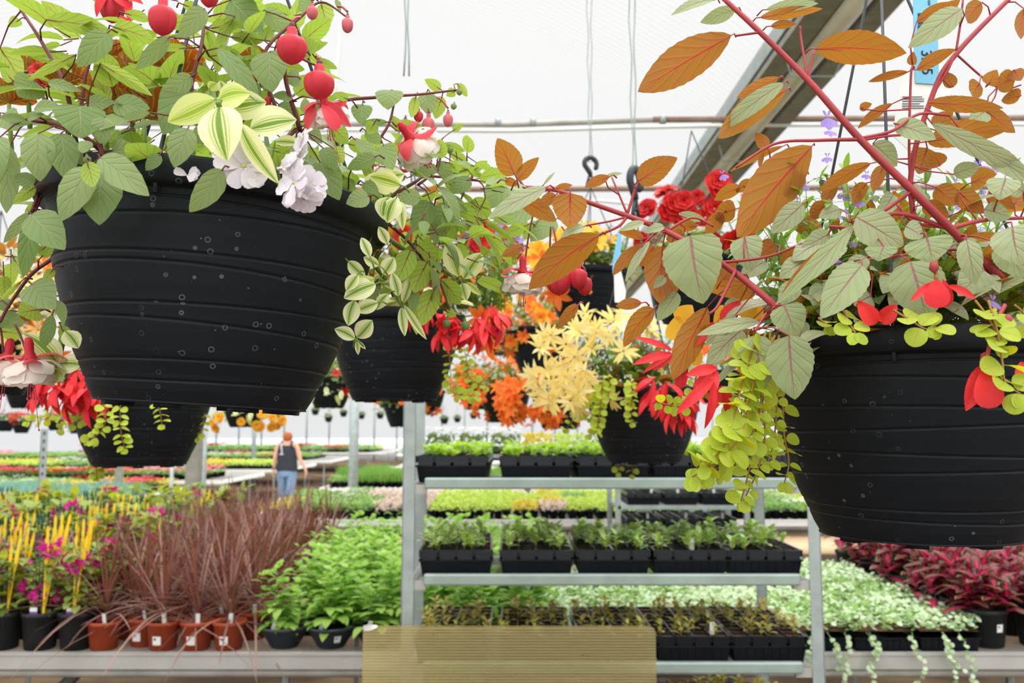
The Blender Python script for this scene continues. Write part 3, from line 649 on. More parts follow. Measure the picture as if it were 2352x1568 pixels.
# ---------------------------------------------------------------- near basket on the right
D2 = .918; O2 = Vector((GX(2097, D2), D2, 1.639))
b2 = thing('hanging_basket', 'large black hanging basket of bronze-leaved fuchsia, cut by the right edge of the view', 'hanging basket', O2, 'hanging baskets')
part('pot', POT, b2, rot=(0, 0, 1.9)); part('soil', SOIL, b2)
hanger(b2, P(2020, -150, .92) - O2, n=3, ph=math.radians(120), r=.0019)
dep2 = dome(O2 + Vector((0, 0, .2)), (.235, .215, .19), lambda x, y: max(.79, .9 - .0003 * abs(x - 1700)))
br = Bush(O2, dep2)
for pts, r0, r1 in (
    ([(2300, 640, .8), (2182, 524, .76), (2091, 433, .75), (1976, 320, .75), (1856, 184, .76), (1746, 74, .77), (1660, -5, .78)], .0042, .0022),
    ([(1830, 760, .8), (1770, 693, .8), (1656, 603, .82), (1531, 531, .84), (1440, 495, .86), (1346, 462, .88), (1292, 441, .89), (1254, 433, .9), (1203, 429, .91)], .0036, .0018),
    ([(2130, 640, .82), (2091, 416, .8), (2143, 215, .79), (2196, 124, .79), (2310, 5, .8), (2350, -30, .8)], .0026, .0024),
    ([(2196, 118, .79), (2205, 60, .79), (2212, 0, .79)], .0012, .001), ([(2196, 124, .79), (2260, 180, .8), (2305, 205, .8), (2345, 195, .8)], .0011, .0008),
    ([(2143, 215, .79), (2175, 165, .785), (2196, 118, .785)], .0013, .0012), ([(2091, 420, .8), (2088, 330, .79), (2092, 180, .78), (2096, 150, .78)], .0014, .001),
    ([(1976, 320, .75), (1880, 322, .75), (1780, 330, .755), (1690, 385, .76)], .0018, .001), ([(1976, 318, .75), (2050, 300, .75), (2110, 262, .76), (2180, 265, .77)], .0016, .0012),
    ([(1976, 322, .75), (2040, 312, .75), (2090, 310, .76)], .0014, .001), ([(1856, 184, .76), (1840, 90, .77), (1838, 60, .77)], .0011, .001), ([(1856, 184, .76), (1870, 115, .76)], .0012, .001),
    ([(1746, 74, .77), (1690, 82, .77)], .0012, .001), ([(1440, 495, .86), (1464, 418, .86)], .0016, .0014), ([(1440, 490, .86), (1415, 430, .865), (1404, 405, .87)], .0012, .0008),
    ([(1440, 498, .86), (1420, 520, .855), (1376, 539, .85)], .0016, .0013), ([(1440, 498, .86), (1400, 508, .86), (1345, 518, .87)], .0012, .0009), ([(1203, 429, .91), (1188, 405, .91)], .0016, .0013),
    ([(2182, 524, .76), (2260, 505, .77), (2360, 500, .78)], .0022, .0015), ([(2182, 526, .76), (2060, 490, .76), (1975, 520, .76), (1905, 520, .77)], .002, .0012), ([(2091, 440, .75), (2020, 490, .76), (1950, 510, .77)], .0018, .0012),
    ([(2182, 524, .76), (2100, 510, .765), (2060, 470, .77)], .0016, .001), ([(1690, 620, .81), (1650, 700, .79), (1630, 720, .78)], .0016, .0012), ([(1656, 603, .82), (1760, 590, .8), (1840, 560, .79)], .0016, .001),
    ([(1531, 531, .84), (1590, 500, .84), (1640, 520, .84)], .0014, .001), ([(1800, 690, .79), (1760, 720, .77), (1735, 760, .76)], .0014, .001), ([(2300, 640, .8), (2240, 580, .79), (2150, 575, .78), (2050, 590, .77), (1960, 600, .77)], .0018, .0011),
): br.stem(pts, r0, r1)
br.leaves('''
o 1680 81 1465 211 76; G 1690 20 1608 52 32; G 1640 0 1541 36 20; o 1745 40 1890 20 26; G 1760 22 1880 8 26 .01; o 1872 112 2083 122 76; o 1770 60 1830 55 20; o 1790 178 1692 225 26; G 1800 190 1655 300 40 -.01; o 1808 205 1650 318 48; o 1865 335 1693 545 92 -.02
o 1762 340 1735 305 30; o 1800 335 1675 395 16; o 1745 385 1755 345 12; o 2105 160 2196 113 26; o 2086 165 1994 188 18; o 2095 150 2098 118 20; G 2210 20 2085 110 46 -.03; o 2105 50 2190 5 26 -.01; o 2160 40 2205 0 30; o 2255 5 2222 52 26
o 2352 20 2345 90 20; o 2130 235 2305 248 36 -.02; o 2265 255 2332 305 40; o 2130 325 2312 300 52 -.01; G 2140 283 2360 388 44 -.03; G 2055 285 2150 320 46 -.03; G 2240 330 2370 420 46 -.01; G 2265 255 2225 283 36; G 2005 330 2060 382 52 -.02
o 2000 375 1880 440 30; o 2030 380 2005 440 26; o 2050 238 1970 295 20; o 1975 250 2003 238 20; G 1966 498 2075 565 78 -.04; G 2128 545 2142 602 98 -.04; G 1586 540 1615 698 132 -.06; G 1710 543 1727 623 68 -.03; G 2030 565 2018 600 60 -.03
G 2325 520 2345 610 86 -.03; G 2310 410 2295 460 62 -.02; G 1980 608 1885 732 72 -.03; G 2090 600 2130 740 112 .01; G 2220 550 2240 655 52 -.01; G 1845 468 1770 535 50 -.01; G 1960 517 1780 700 32 -.04; o 1965 525 1790 690 26 -.035
G 1800 700 1830 775 76 -.03; G 1730 770 1755 893 74 -.03; G 1812 770 1826 918 102 -.03; G 1745 738 1600 770 26 -.02; G 1690 722 1618 795 30 -.02; G 1705 757 1622 838 52 -.01; o 1625 705 1545 872 62 -.03
o 1376 539 1214 665 76 -.02; o 1183 402 1142 317 60 .02; o 1188 412 1238 361 30 .02; o 1160 415 1190 425 20 .02; o 1465 416 1556 362 56; o 1400 405 1343 430 24; G 1388 408 1430 398 11; o 1275 433 1315 425 15; G 1248 425 1275 395 7; o 1310 443 1310 525 76
o 1276 447 1237 475 26; o 1196 455 1278 508 42; G 1255 430 1122 500 38 -.01; o 1480 548 1420 533 22; o 1478 560 1407 633 26; G 1493 553 1436 648 20 -.01; o 1503 565 1470 612 32; o 1522 565 1515 697 68 .01; o 1535 600 1545 682 62; G 1527 635 1500 662 20
G 1555 670 1510 737 40; o 1474 695 1414 703 26; o 1502 708 1432 797 40; o 1328 700 1280 757 24 .02; G 1342 520 1287 548 26; o 1198 567 1152 588 24 .04; G 1480 510 1425 530 18; G 1525 520 1480 535 20; o 1570 540 1530 550 30; o 1600 520 1540 525 26
G 1560 490 1620 505 22; o 1850 400 1800 450 36; o 1690 480 1640 500 40; o 1660 490 1620 540 34 .01; o 1700 430 1640 460 30 .02; o 1730 420 1690 440 24 .02; o 1900 470 1860 500 30 .02; G 1900 540 1840 570 40; G 1880 560 1820 600 44; G 1850 600 1790 640 46
G 1930 560 1870 640 50 .01; G 1990 590 1940 640 40 .01; o 1840 580 1790 600 34 .02; o 1780 560 1740 590 36 .02; G 1760 600 1700 640 40 .02; o 1720 640 1680 680 40 .02; o 1900 610 1850 620 30 .02; G 2080 520 2120 545 40 .01; o 2150 430 2200 470 50 .02
o 2200 440 2260 490 46 .02; o 2120 470 2180 500 40 .03; o 2270 440 2330 480 40 .02; G 2260 480 2320 500 40 .02; G 2190 400 2250 380 36; o 2160 380 2140 350 40 .02; o 2230 420 2290 400 40 .03; G 2350 440 2300 420 30; o 2330 470 2352 430 40 .02
o 2330 180 2290 200 36; o 2330 160 2345 185 32 -.01; o 2270 195 2290 160 36; o 2250 190 2235 225 28; o 2190 200 2170 165 30; o 2345 220 2300 230 24; o 2150 300 2190 255 40 .03; o 2130 340 2110 400 56 .03; o 1990 420 1960 470 30 .02; o 1920 420 1890 470 26 .02
G 1700 690 1660 730 36 .02; G 1830 650 1790 700 44; G 2000 680 1960 700 50 .02; G 2060 560 2020 545 40 .01; G 1930 480 1880 500 30 .01; G 2300 560 2352 640 70 .0; G 2260 620 2200 680 60 .03; G 1760 480 1730 510 30 .02; o 1640 570 1600 600 40 .03; o 1660 640 1690 600 36 .03
''')
cen2 = O2 + Vector((0, 0, .19))
br.scatter(240, cen2, (.2, .17, .12), None, .055, zmin=-.005, keep=lambda b: pix(b)[1] > 500, ktip=lambda b: pix(b)[1] < 765 or pix(b)[0] < 1840)
br.scatter(60, cen2 + Vector((-.02, 0, .06)), (.2, .16, .12), None, .045, keep=lambda b: 330 < pix(b)[1] and pix(b)[0] > 1850)
br.finish(b2, 'fuchsia_leaves', MAT['bronze'], MAT['stem_red'], lab='grey-green leaves with copper undersides')
dk = Bush(O2, dep2)
dk.scatter(260, cen2, (.165, .15, .1), None, .045, zmin=0.0, keep=lambda b: pix(b)[1] > 570, ktip=lambda b: pix(b)[1] < 750 or pix(b)[0] < 1840)
dk.finish(b2, 'begonia_leaves', MAT['dark_leaf'], MAT['stem_green'], lab='small dark green leaves deep in the basket')
# lobelia
def lobelia(root, org, cen, rad, n, size, lsize, name='lobelia', keep=None, fl=True):
    st = MB(); lf = MB(); spots = []
    for k in range(n):
        a = u(0, 6.28); rr = math.sqrt(u(0, 1)); top = Vector(cen) + Vector((rad[0] * rr * math.cos(a), rad[1] * rr * math.sin(a), rad[2] * u(.3, 1)))
        if keep and not keep(top): continue
        base = Vector((cen[0] + (top.x - cen[0]) * .5, cen[1] + (top.y - cen[1]) * .5, cen[2] - .02))
        path = smooth_path([base, base.lerp(top, .5) + rv(.012), top], 4); tube(st, [p - org for p in path], .0007, .0004, 4)
        for p in path[1:]:
            for q in range(3):
                d = (rv(1) + Vector((0, 0, .3))).normalized(); leaf(lf, p - org, p - org + d * lsize * u(.7, 1.2), (0, -.3, 1), lsize * .32, 'la', nl=4, nw=1, bend=.08)
        spots.append(top)
    s = part('lobelia_stem', st.mesh('lobelia_stem', MAT['stem_green']), root); part('leaves', lf.mesh('leaves', MAT['lobelia_leaf']), s)
    if fl:
        for p in spots[:95]: part('lobelia_flower', LOB, root, p - org + Vector((0, -.002, 0)), face_rot(Vector((u(-.5, .5), -1, u(-.1, .6))), u(-.5, .5)), size * u(.8, 1.2))
lobelia(b2, O2, cen2 + Vector((-.03, .02, .03)), (.17, .13, .15), 120, .013, .022, keep=lambda p: pix(p)[0] > 1690)
for x, y, s in ((1900, 270, 70), (1905, 300, 50), (2020, 320, 50), (1940, 440, 60), (1895, 470, 50), (1660, 400, 40), (2250, 380, 60), (2235, 395, 50), (2285, 380, 40), (1990, 400, 36), (2280, 690, 50), (1900, 360, 40)):
    part('lobelia_flower', LOB, b2, P(x, y, dep2(x, y) + .04) - O2, face_rot((u(-.4, .4), -1, u(0, .5)), u(-.5, .5)), s * .75 / F)
# scarlet begonias
def px_bell(root, org, x, y, l, d, rot, k=0, ped=None, sc=None):
    part('begonia_flower', BOL[k % 4], root, P(x, y, d) - org, rot, l * d / F)
    if ped: pedicel_part(root, P(x, y, d) - org, P(ped[0], ped[1], d + .01) - org, MAT['stem_red'], .0014)
def petals_obj(root, org, lst, d, mat, name='begonia_flower', label=None):
    mb = MB()
    for bx, by, tx, ty, w, o in lst:
        B = P(bx, by, d + o) - org; T = P(tx, ty, d + o + u(-.008, .004)) - org; leaf(mb, B, T, Vector((u(-.5, .5), -1, .3)), w * d / F, 'la' if w < .5 * math.hypot(tx - bx, ty - by) else 'ob', bend=.08, fold=.3, nl=9, nw=3)
    part(name, mb.mesh(name, mat), root, label=label)
petals_obj(basket, O1, [(722, 236, 704, 300, 26, .004), (738, 238, 772, 300, 38, -.006), (752, 234, 806, 292, 28, .004)], .672, MAT['fred'], 'sepal')
petals_obj(b2, O2, [(2150, 640, 2150, 708, 56, -.004), (2142, 650, 2090, 692, 20, 0), (2178, 655, 2241, 687, 20, 0), (2165, 640, 2168, 705, 40, .004), (2140, 645, 2145, 700, 30, .006)], .69, MAT['red'])
petals_obj(b2, O2, [(2258, 838, 2218, 944, 46, .004), (2266, 836, 2270, 938, 62, -.004), (2262, 838, 2245, 930, 40, .008)], .68, MAT['red'])
pedicel_part(b2, P(2150, 642, .69) - O2, P(2150, 590, .7) - O2, MAT['stem_dark'], .0016); pedicel_part(b2, P(2262, 838, .68) - O2, P(2308, 700, .7) - O2, MAT['stem_red'], .0018)
petals_obj(b2, O2, [(1970, 690, 2010, 745, 40, 0), (1965, 700, 2030, 740, 30, .004), (2060, 700, 2020, 740, 40, .006)], .71, MAT['deepred'])
petals_obj(b2, O2, [(2345, 830, 2352, 880, 40, 0), (2350, 830, 2380, 880, 40, 0)], .7, MAT['red'])
for x, y in ((2262, 822), (2315, 735), (2145, 612)):
    mb = MB(); lathe(mb, [(0, .005), (.003, .003), (.004, -.002), (0, -.006)], 8); part('begonia_seed_pod', mb.mesh('begonia_seed_pod', MAT['stem_red']), b2, P(x, y, .69) - O2, label='small orange seed pod')
petals_obj(b2, O2, [(1640, 870, 1552, 952, 27, 0), (1640, 875, 1618, 985, 24, -.006), (1648, 845, 1575, 862, 28, .004), (1645, 850, 1590, 890, 22, .01), (1645, 850, 1632, 915, 24, .006)], .76, MAT['red'])
petals_obj(b2, O2, [(1660, 885, 1636, 945, 26, 0), (1662, 885, 1668, 950, 26, -.004), (1662, 888, 1686, 942, 18, .006)], .77, MAT['red'])
petals_obj(b2, O2, [(1545, 805, 1455, 775, 16, 0), (1545, 812, 1452, 838, 22, -.004), (1545, 812, 1475, 858, 14, .004), (1545, 815, 1500, 850, 18, .006)], .8, MAT['red'])
petals_obj(b2, O2, [(1640, 740, 1590, 800, 30, .01), (1650, 745, 1610, 770, 34, .01), (1700, 690, 1660, 740, 40, .02), (1580, 840, 1560, 890, 30, .01)], .83, MAT['red'])
petals_obj(b2, O2, [(1730, 685, 1705, 730, 50, .0), (1740, 685, 1735, 735, 30, .01), (1660, 700, 1640, 760, 30, .01), (1600, 790, 1595, 840, 30, .004), (1560, 720, 1540, 780, 40, .02), (1590, 700, 1560, 740, 50, .02), (1660, 720, 1655, 760, 36, .004)], .86, MAT['gold_petal'], label='golden begonia petals')
jv = lambda pts, s: jenny_strand(b2, [P(x, y, d) for x, y, d in pts], s, O2)
jv([(1760, 760, .78), (1735, 850, .76), (1720, 930, .75), (1700, 1000, .74), (1660, 1050, .74), (1590, 1095, .74)], 0.0195)
jv([(1740, 770, .77), (1710, 860, .755), (1690, 940, .745), (1670, 1010, .74), (1625, 1070, .735)], .0195)
jv([(1720, 770, .79), (1722, 870, .77), (1700, 960, .765), (1680, 1040, .76), (1610, 1090, .76)], .018)
jv([(1790, 770, .8), (1765, 860, .79), (1740, 960, .785), (1720, 1080, .785), (1702, 1150, .785)], .0165)
jv([(1780, 770, .79), (1750, 850, .78), (1745, 950, .77), (1700, 1030, .77), (1640, 1080, .77), (1600, 1075, .77)], 0.0138)
jv([(1720, 760, .82), (1700, 860, .8), (1690, 950, .8), (1660, 1010, .8), (1630, 1015, .8)], 0.0138)
jv([(1770, 760, .8), (1752, 920, .8), (1757, 1000, .8), (1740, 1080, .8), (1705, 1155, .8)], 0.0133)
jv([(1790, 780, .82), (1785, 920, .82), (1778, 1010, .82), (1765, 1060, .82)], 0.0129)
jv([(1800, 800, .83), (1800, 980, .84), (1812, 1060, .84), (1802, 1108, .84)], 0.0163)
jv([(2270, 690, .69), (2290, 760, .68), (2302, 830, .675), (2310, 880, .67), (2345, 905, .67)], 0.0195)
jv([(2240, 690, .7), (2270, 730, .69), (2300, 790, .685)], 0.0185)
jv([(2052, 712, .7), (2090, 735, .69), (2125, 755, .685), (2150, 750, .685)], 0.018)
jv([(1930, 700, .72), (1950, 740, .71), (1965, 765, .7)], 0.018); jv([(1880, 730, .74), (1905, 750, .73)], 0.0129); jv([(2330, 700, .7), (2352, 720, .7), (2370, 760, .7)], 0.0155)
jv([(1600, 860, .95), (1580, 930, .95), (1510, 925, .95)], 0.0120)
# price tag on the strands
for rt, ap in ((basket, P(536, -358, D1) - O1), (b2, P(2020, -150, .92) - O2)):
    part('hook', HOOK, rt, ap + Vector((0, 0, .02)), (0, 0, .4), .9)
    mb = MB(); tube(mb, [ap + Vector((0, 0, .1)), ap + Vector((0, 0, 1.6)), ap + Vector((0, 0, 3.0))], .002, .002, 5); part('cord', mb.mesh('cord', MAT['galv']), rt)
tg = thing('price_tag', 'sky blue price strip reading 3.95 over a white care card', 'price tag', P(2120, 90, .865), None)
OT = P(2120, 90, .865); k_ = .865 / F
def card(pts, th, mat, name):
    mb = MB(); n = len(pts); V = [P(x, y, .865) - OT + Vector((0, d, 0)) for d in (0, th) for x, y in pts]
    mb.add([tuple(v) for v in V], [tuple(range(n))[::-1]] , None, .5); mb.f[-1] = mb.f[-1][:, ::-1]
    mb.f.append(np.array([tuple(range(n, 2 * n))[::-1]])); mb.m.append(np.zeros(1, int))
    q = np.array([(i, i + n, (i + 1) % n + n, (i + 1) % n) for i in range(n)]); mb.f.append(q); mb.m.append(np.zeros(n, int))
    return part(name, mb.mesh(name, mat, smooth=False), tg)
blue = card([(2152, -80), (2098, -80), (2098, 60), (2103, 190), (2157, 194), (2154, 60)], .0008, MAT['blue_tag'], 'price_strip')
OT2 = OT
white = card([(2152, 130), (2082, 165), (2066, 205), (2052, 310), (2090, 345), (2190, 340), (2184, 190), (2160, 130)], .0007, MAT['white_tag'], 'care_card'); white.location = (0, .0016, 0)
def text(body, x, y, h, d, rot, parent, off, mat, name='lettering'):
    cu = bpy.data.curves.new(name, 'FONT'); cu.body = body; cu.size = h * d / F * 1.35; cu.extrude = .0001; cu.align_x = 'CENTER'; cu.align_y = 'CENTER'; cu.materials.append(mat)
    t = bpy.data.objects.new('tmp', cu); C.objects.link(t); me = bpy.data.meshes.new_from_object(t.evaluated_get(bpy.context.evaluated_depsgraph_get())); bpy.data.objects.remove(t); return part(name, me, parent, P(x, y, d) - off, rot)
text('3.95', 2128, 143, 27, .8645, (PI / 2, PI / 2, 0), blue, OT, MAT['ink']); text('oo', 2135, 6, 9, .8645, (PI / 2, PI / 2, 0), blue, OT, MAT['ink'])
mb = MB(); yy = 30.0
while yy < 92:
    hh = R.choice((.8, 1.4, 2.2)); a = P(2108, yy, .8645) - OT; b = P(2141, yy + hh, .8645) - OT; box(mb, (a.x, -.0007, b.z), (b.x, -.0003, a.z)); yy += hh + R.choice((1.2, 1.8, 2.4))
part('barcode', mb.mesh('barcode', MAT['ink']), blue)
mb = MB()
for i, yy in enumerate((222, 227, 232, 238, 243, 248)):
    a = P(2072, yy, .8665) - OT; b = P(2072 + R.choice((40, 50, 46)), yy + 1.2, .8665) - OT; box(mb, (a.x, .0008, b.z), (b.x, .0012, a.z))
pr = part('print', mb.mesh('print', MAT['ink']), white, (0, -.0016, 0))
# ---------------------------------------------------------------- baskets hung farther in
SIMPLE = {}
def leafball(name, mat, n, rad, size, seed, asp=.5, shape='ov', hang=-.2, zlo=-.1, nl=4):
    """One plant's foliage as a dome of separate leaves round its crown."""
    global R
    keep, R = R, random.Random(seed); mb = MB()
    for k in range(n):
        q = rv(1)
        while q.length > 1 or q.length < .35 or q.z < zlo: q = rv(1)
        b = Vector((q.x * rad[0], q.y * rad[1], q.z * rad[2])); d = (Vector((q.x, q.y, q.z * .5 + hang)) + rv(.6)).normalized(); L = size * u(.6, 1.2)
        leaf(mb, b, b + d * L, Vector((q.x * .4, q.y * .4, 1)) + rv(.5), L * asp * u(.8, 1.2), shape, bend=u(.02, .12), fold=u(.05, .3), nl=nl, nw=1)
    R = keep
    return mb.mesh(name, MAT[mat])
LB = {
    'bronze': [leafball('fuchsia_leaves', 'bronze', 150, (.2, .2, .17), .06, i) for i in range(2)],
    'green': [leafball('foliage', 'fuchsia', 170, (.19, .19, .16), .05, 10 + i) for i in range(2)],
    'dark': [leafball('foliage', 'dark_leaf', 170, (.17, .17, .13), .06, 20 + i, .65) for i in range(2)],
    'trad': [leafball('inch_plant_leaves', 'trad', 60, (.21, .21, .14), .07, 30, .42, 'la', -.5)],
}
def basket(px, d, zb, label, leaves, flowers=(), strands=(), cord=True, apex=None, lob=None, n=3, top=3.9, hk=True):
    O = Vector((GX(px, d), d, zb)); r = thing('hanging_basket', label, 'hanging basket', O, 'hanging baskets')
    a = u(0, 6.28); part('pot', POT_S, r, rot=(0, 0, a)); part('soil', SOIL, r)
    ap = (P(apex[0], apex[1], d) - O) if apex else Vector((0, 0, .62))
    hanger(r, ap, n=n, ph=u(0, 6), r=.0022)
    if cord:
        if hk: part('hook', HOOK, r, ap + Vector((0, 0, .02)), (0, 0, u(-.4, .4)), 1.0)
        mb = MB()
        for s in (-1, 1):
            pts = []; z0 = ap.z + .1; z1 = 3.98 + 1.7 * max(0, math.sin(PI * (O.x + 8) / 9.55)) ** .8 - zb
            for i in range(41):
                t = i / 40; pts.append(Vector((ap.x + s * (.004 + .012 * t) + .003 * math.sin(t * 60 + s), ap.y + .003 * math.cos(t * 60), z0 + (z1 - z0) * t)))
            tube(mb, pts, .0022, .0022, 5)
        part('cord', mb.mesh('cord', MAT['galv']), r)
    for k in leaves:
        k, sx, dz = (k + (1, 0))[:3] if isinstance(k, tuple) else (k, 1, 0)
        me = LB[k][R.randrange(len(LB[k]))]; part(me.name.split('.')[0], me, r, (0, 0, .2 + dz), (0, 0, u(0, 6)), sx)
    for (src, cnt, size, cx, cz, rx, rz) in flowers:
        for i in range(cnt):
            q = rv(1)
            while q.length < .3 or q.length > 1: q = rv(1)
            q.normalize(); q.y = -abs(q.y) if u(0, 1) < .8 else q.y
            p = Vector((cx + q.x * rx, q.y * min(.2, rx), .2 + cz + q.z * rz))
            hang_ = src is BOL
            part('begonia_flower', src[i % len(src)], r, p, (u(-.5, .5), u(-.5, .5), u(0, 6)) if hang_ else face_rot(q + Vector((0, -.5, .2)), u(0, 6)), size * u(.8, 1.2))
    for s in strands: jenny_strand(r, [P(x, y, d + o) for x, y, o in s[0]], s[1], O)
    if lob: lobelia(r, O, O + Vector((lob[1], lob[2], .2 + lob[3])), lob[4], lob[0], .018, .022)
    return r, O

r3, O3 = basket(907, 2.05, 1.8115, 'medium-distance black basket of scarlet begonia above the metal rack post', ['trad', ('bronze', 1.05, .05), ('green', .9, .05), ('bronze', .8, .16)], ((DBL['deepred'], 7, .05, .14, .16, .14, .1), (STAR['orange_petal'], 8, .04, .2, .06, .12, .12)), (
    ([(1030, 780, -.12), (1035, 850, -.14), (1040, 900, -.14), (1092, 910, -.14)], .02), ([(1060, 770, -.1), (1072, 830, -.1), (1080, 870, -.1), (1118, 888, -.1)], .018)), apex=(932, 265), hk=False, lob=(80, .19, 0, .03, (.13, .12, .22)))
for i, (x, y, l) in enumerate(((960, 735, 55), (995, 745, 60), (1010, 790, 55), (1035, 775, 62), (1045, 760, 60), (1065, 775, 62), (1085, 790, 60), (1095, 765, 62), (1110, 785, 55), (1125, 760, 60), (1140, 745, 50), (1128, 728, 46), (1150, 770, 50), (1020, 755, 50))):
    part('begonia_flower', BOL[i % 4], r3, P(x, y - l * .5, 1.83) - O3, (u(-.5, .3), u(-.9, .4), u(0, 6)), l * .98 * 1.83 / F)
for x, y in ((1100, 580), (1130, 560), (1160, 590), (1170, 550), (1140, 610), (1185, 575), (1150, 535)): part('begonia_flower', DBL['deepred'][0], r3, P(x, y, 2.2) - O3, face_rot((u(-.5, .5), -1, .2)), .05)
r4, O4 = basket(328, 1.95, 1.666, 'black basket hanging low behind the largest left-hand basket, scarlet begonia and creeping vine', [('bronze', .75, -.02), ('green', .8, -.03)], (), (
    ([(235, 915, -.26), (243, 960, -.26), (232, 990, -.26), (205, 1012, -.26)], .0175), ([(280, 900, -.27), (276, 950, -.27), (279, 1000, -.27), (287, 1030, -.27)], .0175), ([(350, 915, -.26), (366, 940, -.26), (372, 975, -.26)], .0165),
    ([(215, 880, -.2), (205, 930, -.2), (190, 960, -.2), (140, 985, -.2)], .0165), ([(120, 930, -.1), (110, 960, -.1), (60, 968, -.1)], .016), ([(180, 900, 0), (160, 950, 0), (130, 955, 0)], .016), ([(215, 1020, 0), (220, 1060, 0), (222, 1095, 0)], .017), ([(470, 940, 0), (465, 980, 0), (452, 1005, 0)], .018)), cord=False)
for i, (x, y, l) in enumerate(((100, 905, 60), (125, 925, 66), (145, 915, 60), (165, 900, 60), (185, 925, 60), (200, 900, 55), (175, 880, 55), (200, 955, 60), (130, 890, 50), (255, 925, 40), (90, 930, 50), (150, 950, 50), (205, 925, 60))):
    part('begonia_flower', BOL[i % 4], r4, P(x, y - l * .5, 1.72) - O4, (u(-.5, .3), u(-.7, .7), u(0, 6)), l * .95 * 1.72 / F)
r5, O5 = basket(1477, 2.4, 1.654, 'black basket of pale yellow begonia hanging in front of the seedling rack', [('bronze', .9, 0), ('dark', .8, -.03)], (
    (STAR['yellow_petal'], 26, .045, -.12, .06, .19, .15),), (
    ([(1395, 850, -.2), (1400, 900, -.2), (1380, 920, -.2), (1350, 915, -.2)], .022), ([(1378, 870, -.2), (1376, 930, -.2), (1373, 990, -.2), (1350, 998, -.2)], .021), ([(1385, 860, -.22), (1382, 900, -.22), (1378, 950, -.22), (1372, 985, -.22)], .021),
    ([(1445, 860, -.24), (1452, 900, -.24), (1450, 930, -.24), (1450, 970, -.24)], .021), ([(1450, 870, -.22), (1448, 900, -.22), (1440, 935, -.22)], .02), ([(1330, 890, -.1), (1325, 950, -.1), (1300, 985, -.1)], .02), ([(1420, 1050, 0), (1421, 1085, 0)], .02), ([(1452, 1050, 0), (1453, 1090, 0)], .02), ([(1340, 850, -.1), (1350, 920, -.1), (1355, 960, -.1)], .02)),
    apex=(1458, 490), hk=False, lob=(55, -.05, -.02, .05, (.16, .12, .12)))
part('hook', HOOK, r5, P(1460, 490, 2.4) - O5, (0, 0, .9), (1.1, 1.1, 1.3))
for i, (x, y, k) in enumerate(((1240, 800, 0), (1265, 770, 1), (1300, 790, 2), (1330, 760, 0), (1255, 850, 1), (1290, 840, 2), (1250, 900, 0), (1285, 890, 1), (1310, 920, 2), (1340, 850, 0), (1270, 920, 1), (1360, 800, 2), (1235, 870, 0), (1300, 870, 1), (1320, 820, 2), (1370, 760, 0), (1350, 740, 1), (1400, 770, 2), (1410, 740, 0), (1330, 900, 1))):
    part('begonia_flower', STAR['yellow_petal'][k], r5, P(x, y, 2.16 + u(-.05, .05)) - O5, face_rot((u(-.9, .3), -1, u(-.6, .6)), u(0, 6)), .044 * u(.85, 1.2))
for i, (x, y, l) in enumerate(((1500, 890, 50), (1515, 920, 60), (1540, 940, 60), (1560, 935, 60), (1530, 900, 50), (1550, 960, 60), (1580, 925, 50), (1500, 930, 50), (1570, 970, 50))):
    part('begonia_flower', BOL[i % 4], r5, P(x, y - l * .4, 2.1) - O5, (u(-.4, .4), u(-.8, .8), u(0, 6)), l * 2.1 / F)
r6, O6 = basket(1600, 2.7, 2.07, 'basket of ruffled deep red begonia, its pot hidden behind copper leaves', [('dark', .9, .0), ('trad', .8, .02)], ((DBL['deepred'], 10, .07, 0, .1, .2, .12),), (), cord=False)
for x, y, s in ((1545, 470, .07), (1570, 465, .07), (1530, 490, .06), (1640, 480, .07), (1650, 420, .075), (1620, 500, .06), (1600, 455, .05), (1645, 440, .06)): part('begonia_flower', DBL['deepred'][0], r6, P(x, y, 2.5) - O6, face_rot((u(-.5, .5), -1, .2)), s)
r8, O8 = basket(1350, 3.3, 2.14, 'distant basket of orange begonia under the small black hook', [('dark', 1.0, 0), ('green', .8, .02)], ((STAR['gold_petal'], 14, .06, -.08, .02, .2, .15), (STAR['orange_petal'], 10, .055, -.1, -.02, .2, .12)), (), apex=(1357, 430), lob=(30, .05, 0, .05, (.15, .1, .14)), n=4)
r9, O9 = basket(-20, 2.9, 1.86, 'basket of copper-leaved fuchsia and pale yellow begonia, half cut off by the left picture edge', [('bronze', 1.25, 0), ('bronze', .9, .15), ('trad', 1.0, .1)], ((STAR['yellow_petal'], 34, .05, 0.05, .05, .24, .2), (STAR['orange_petal'], 12, .04, .05, .1, .25, .22)), (), cord=False)
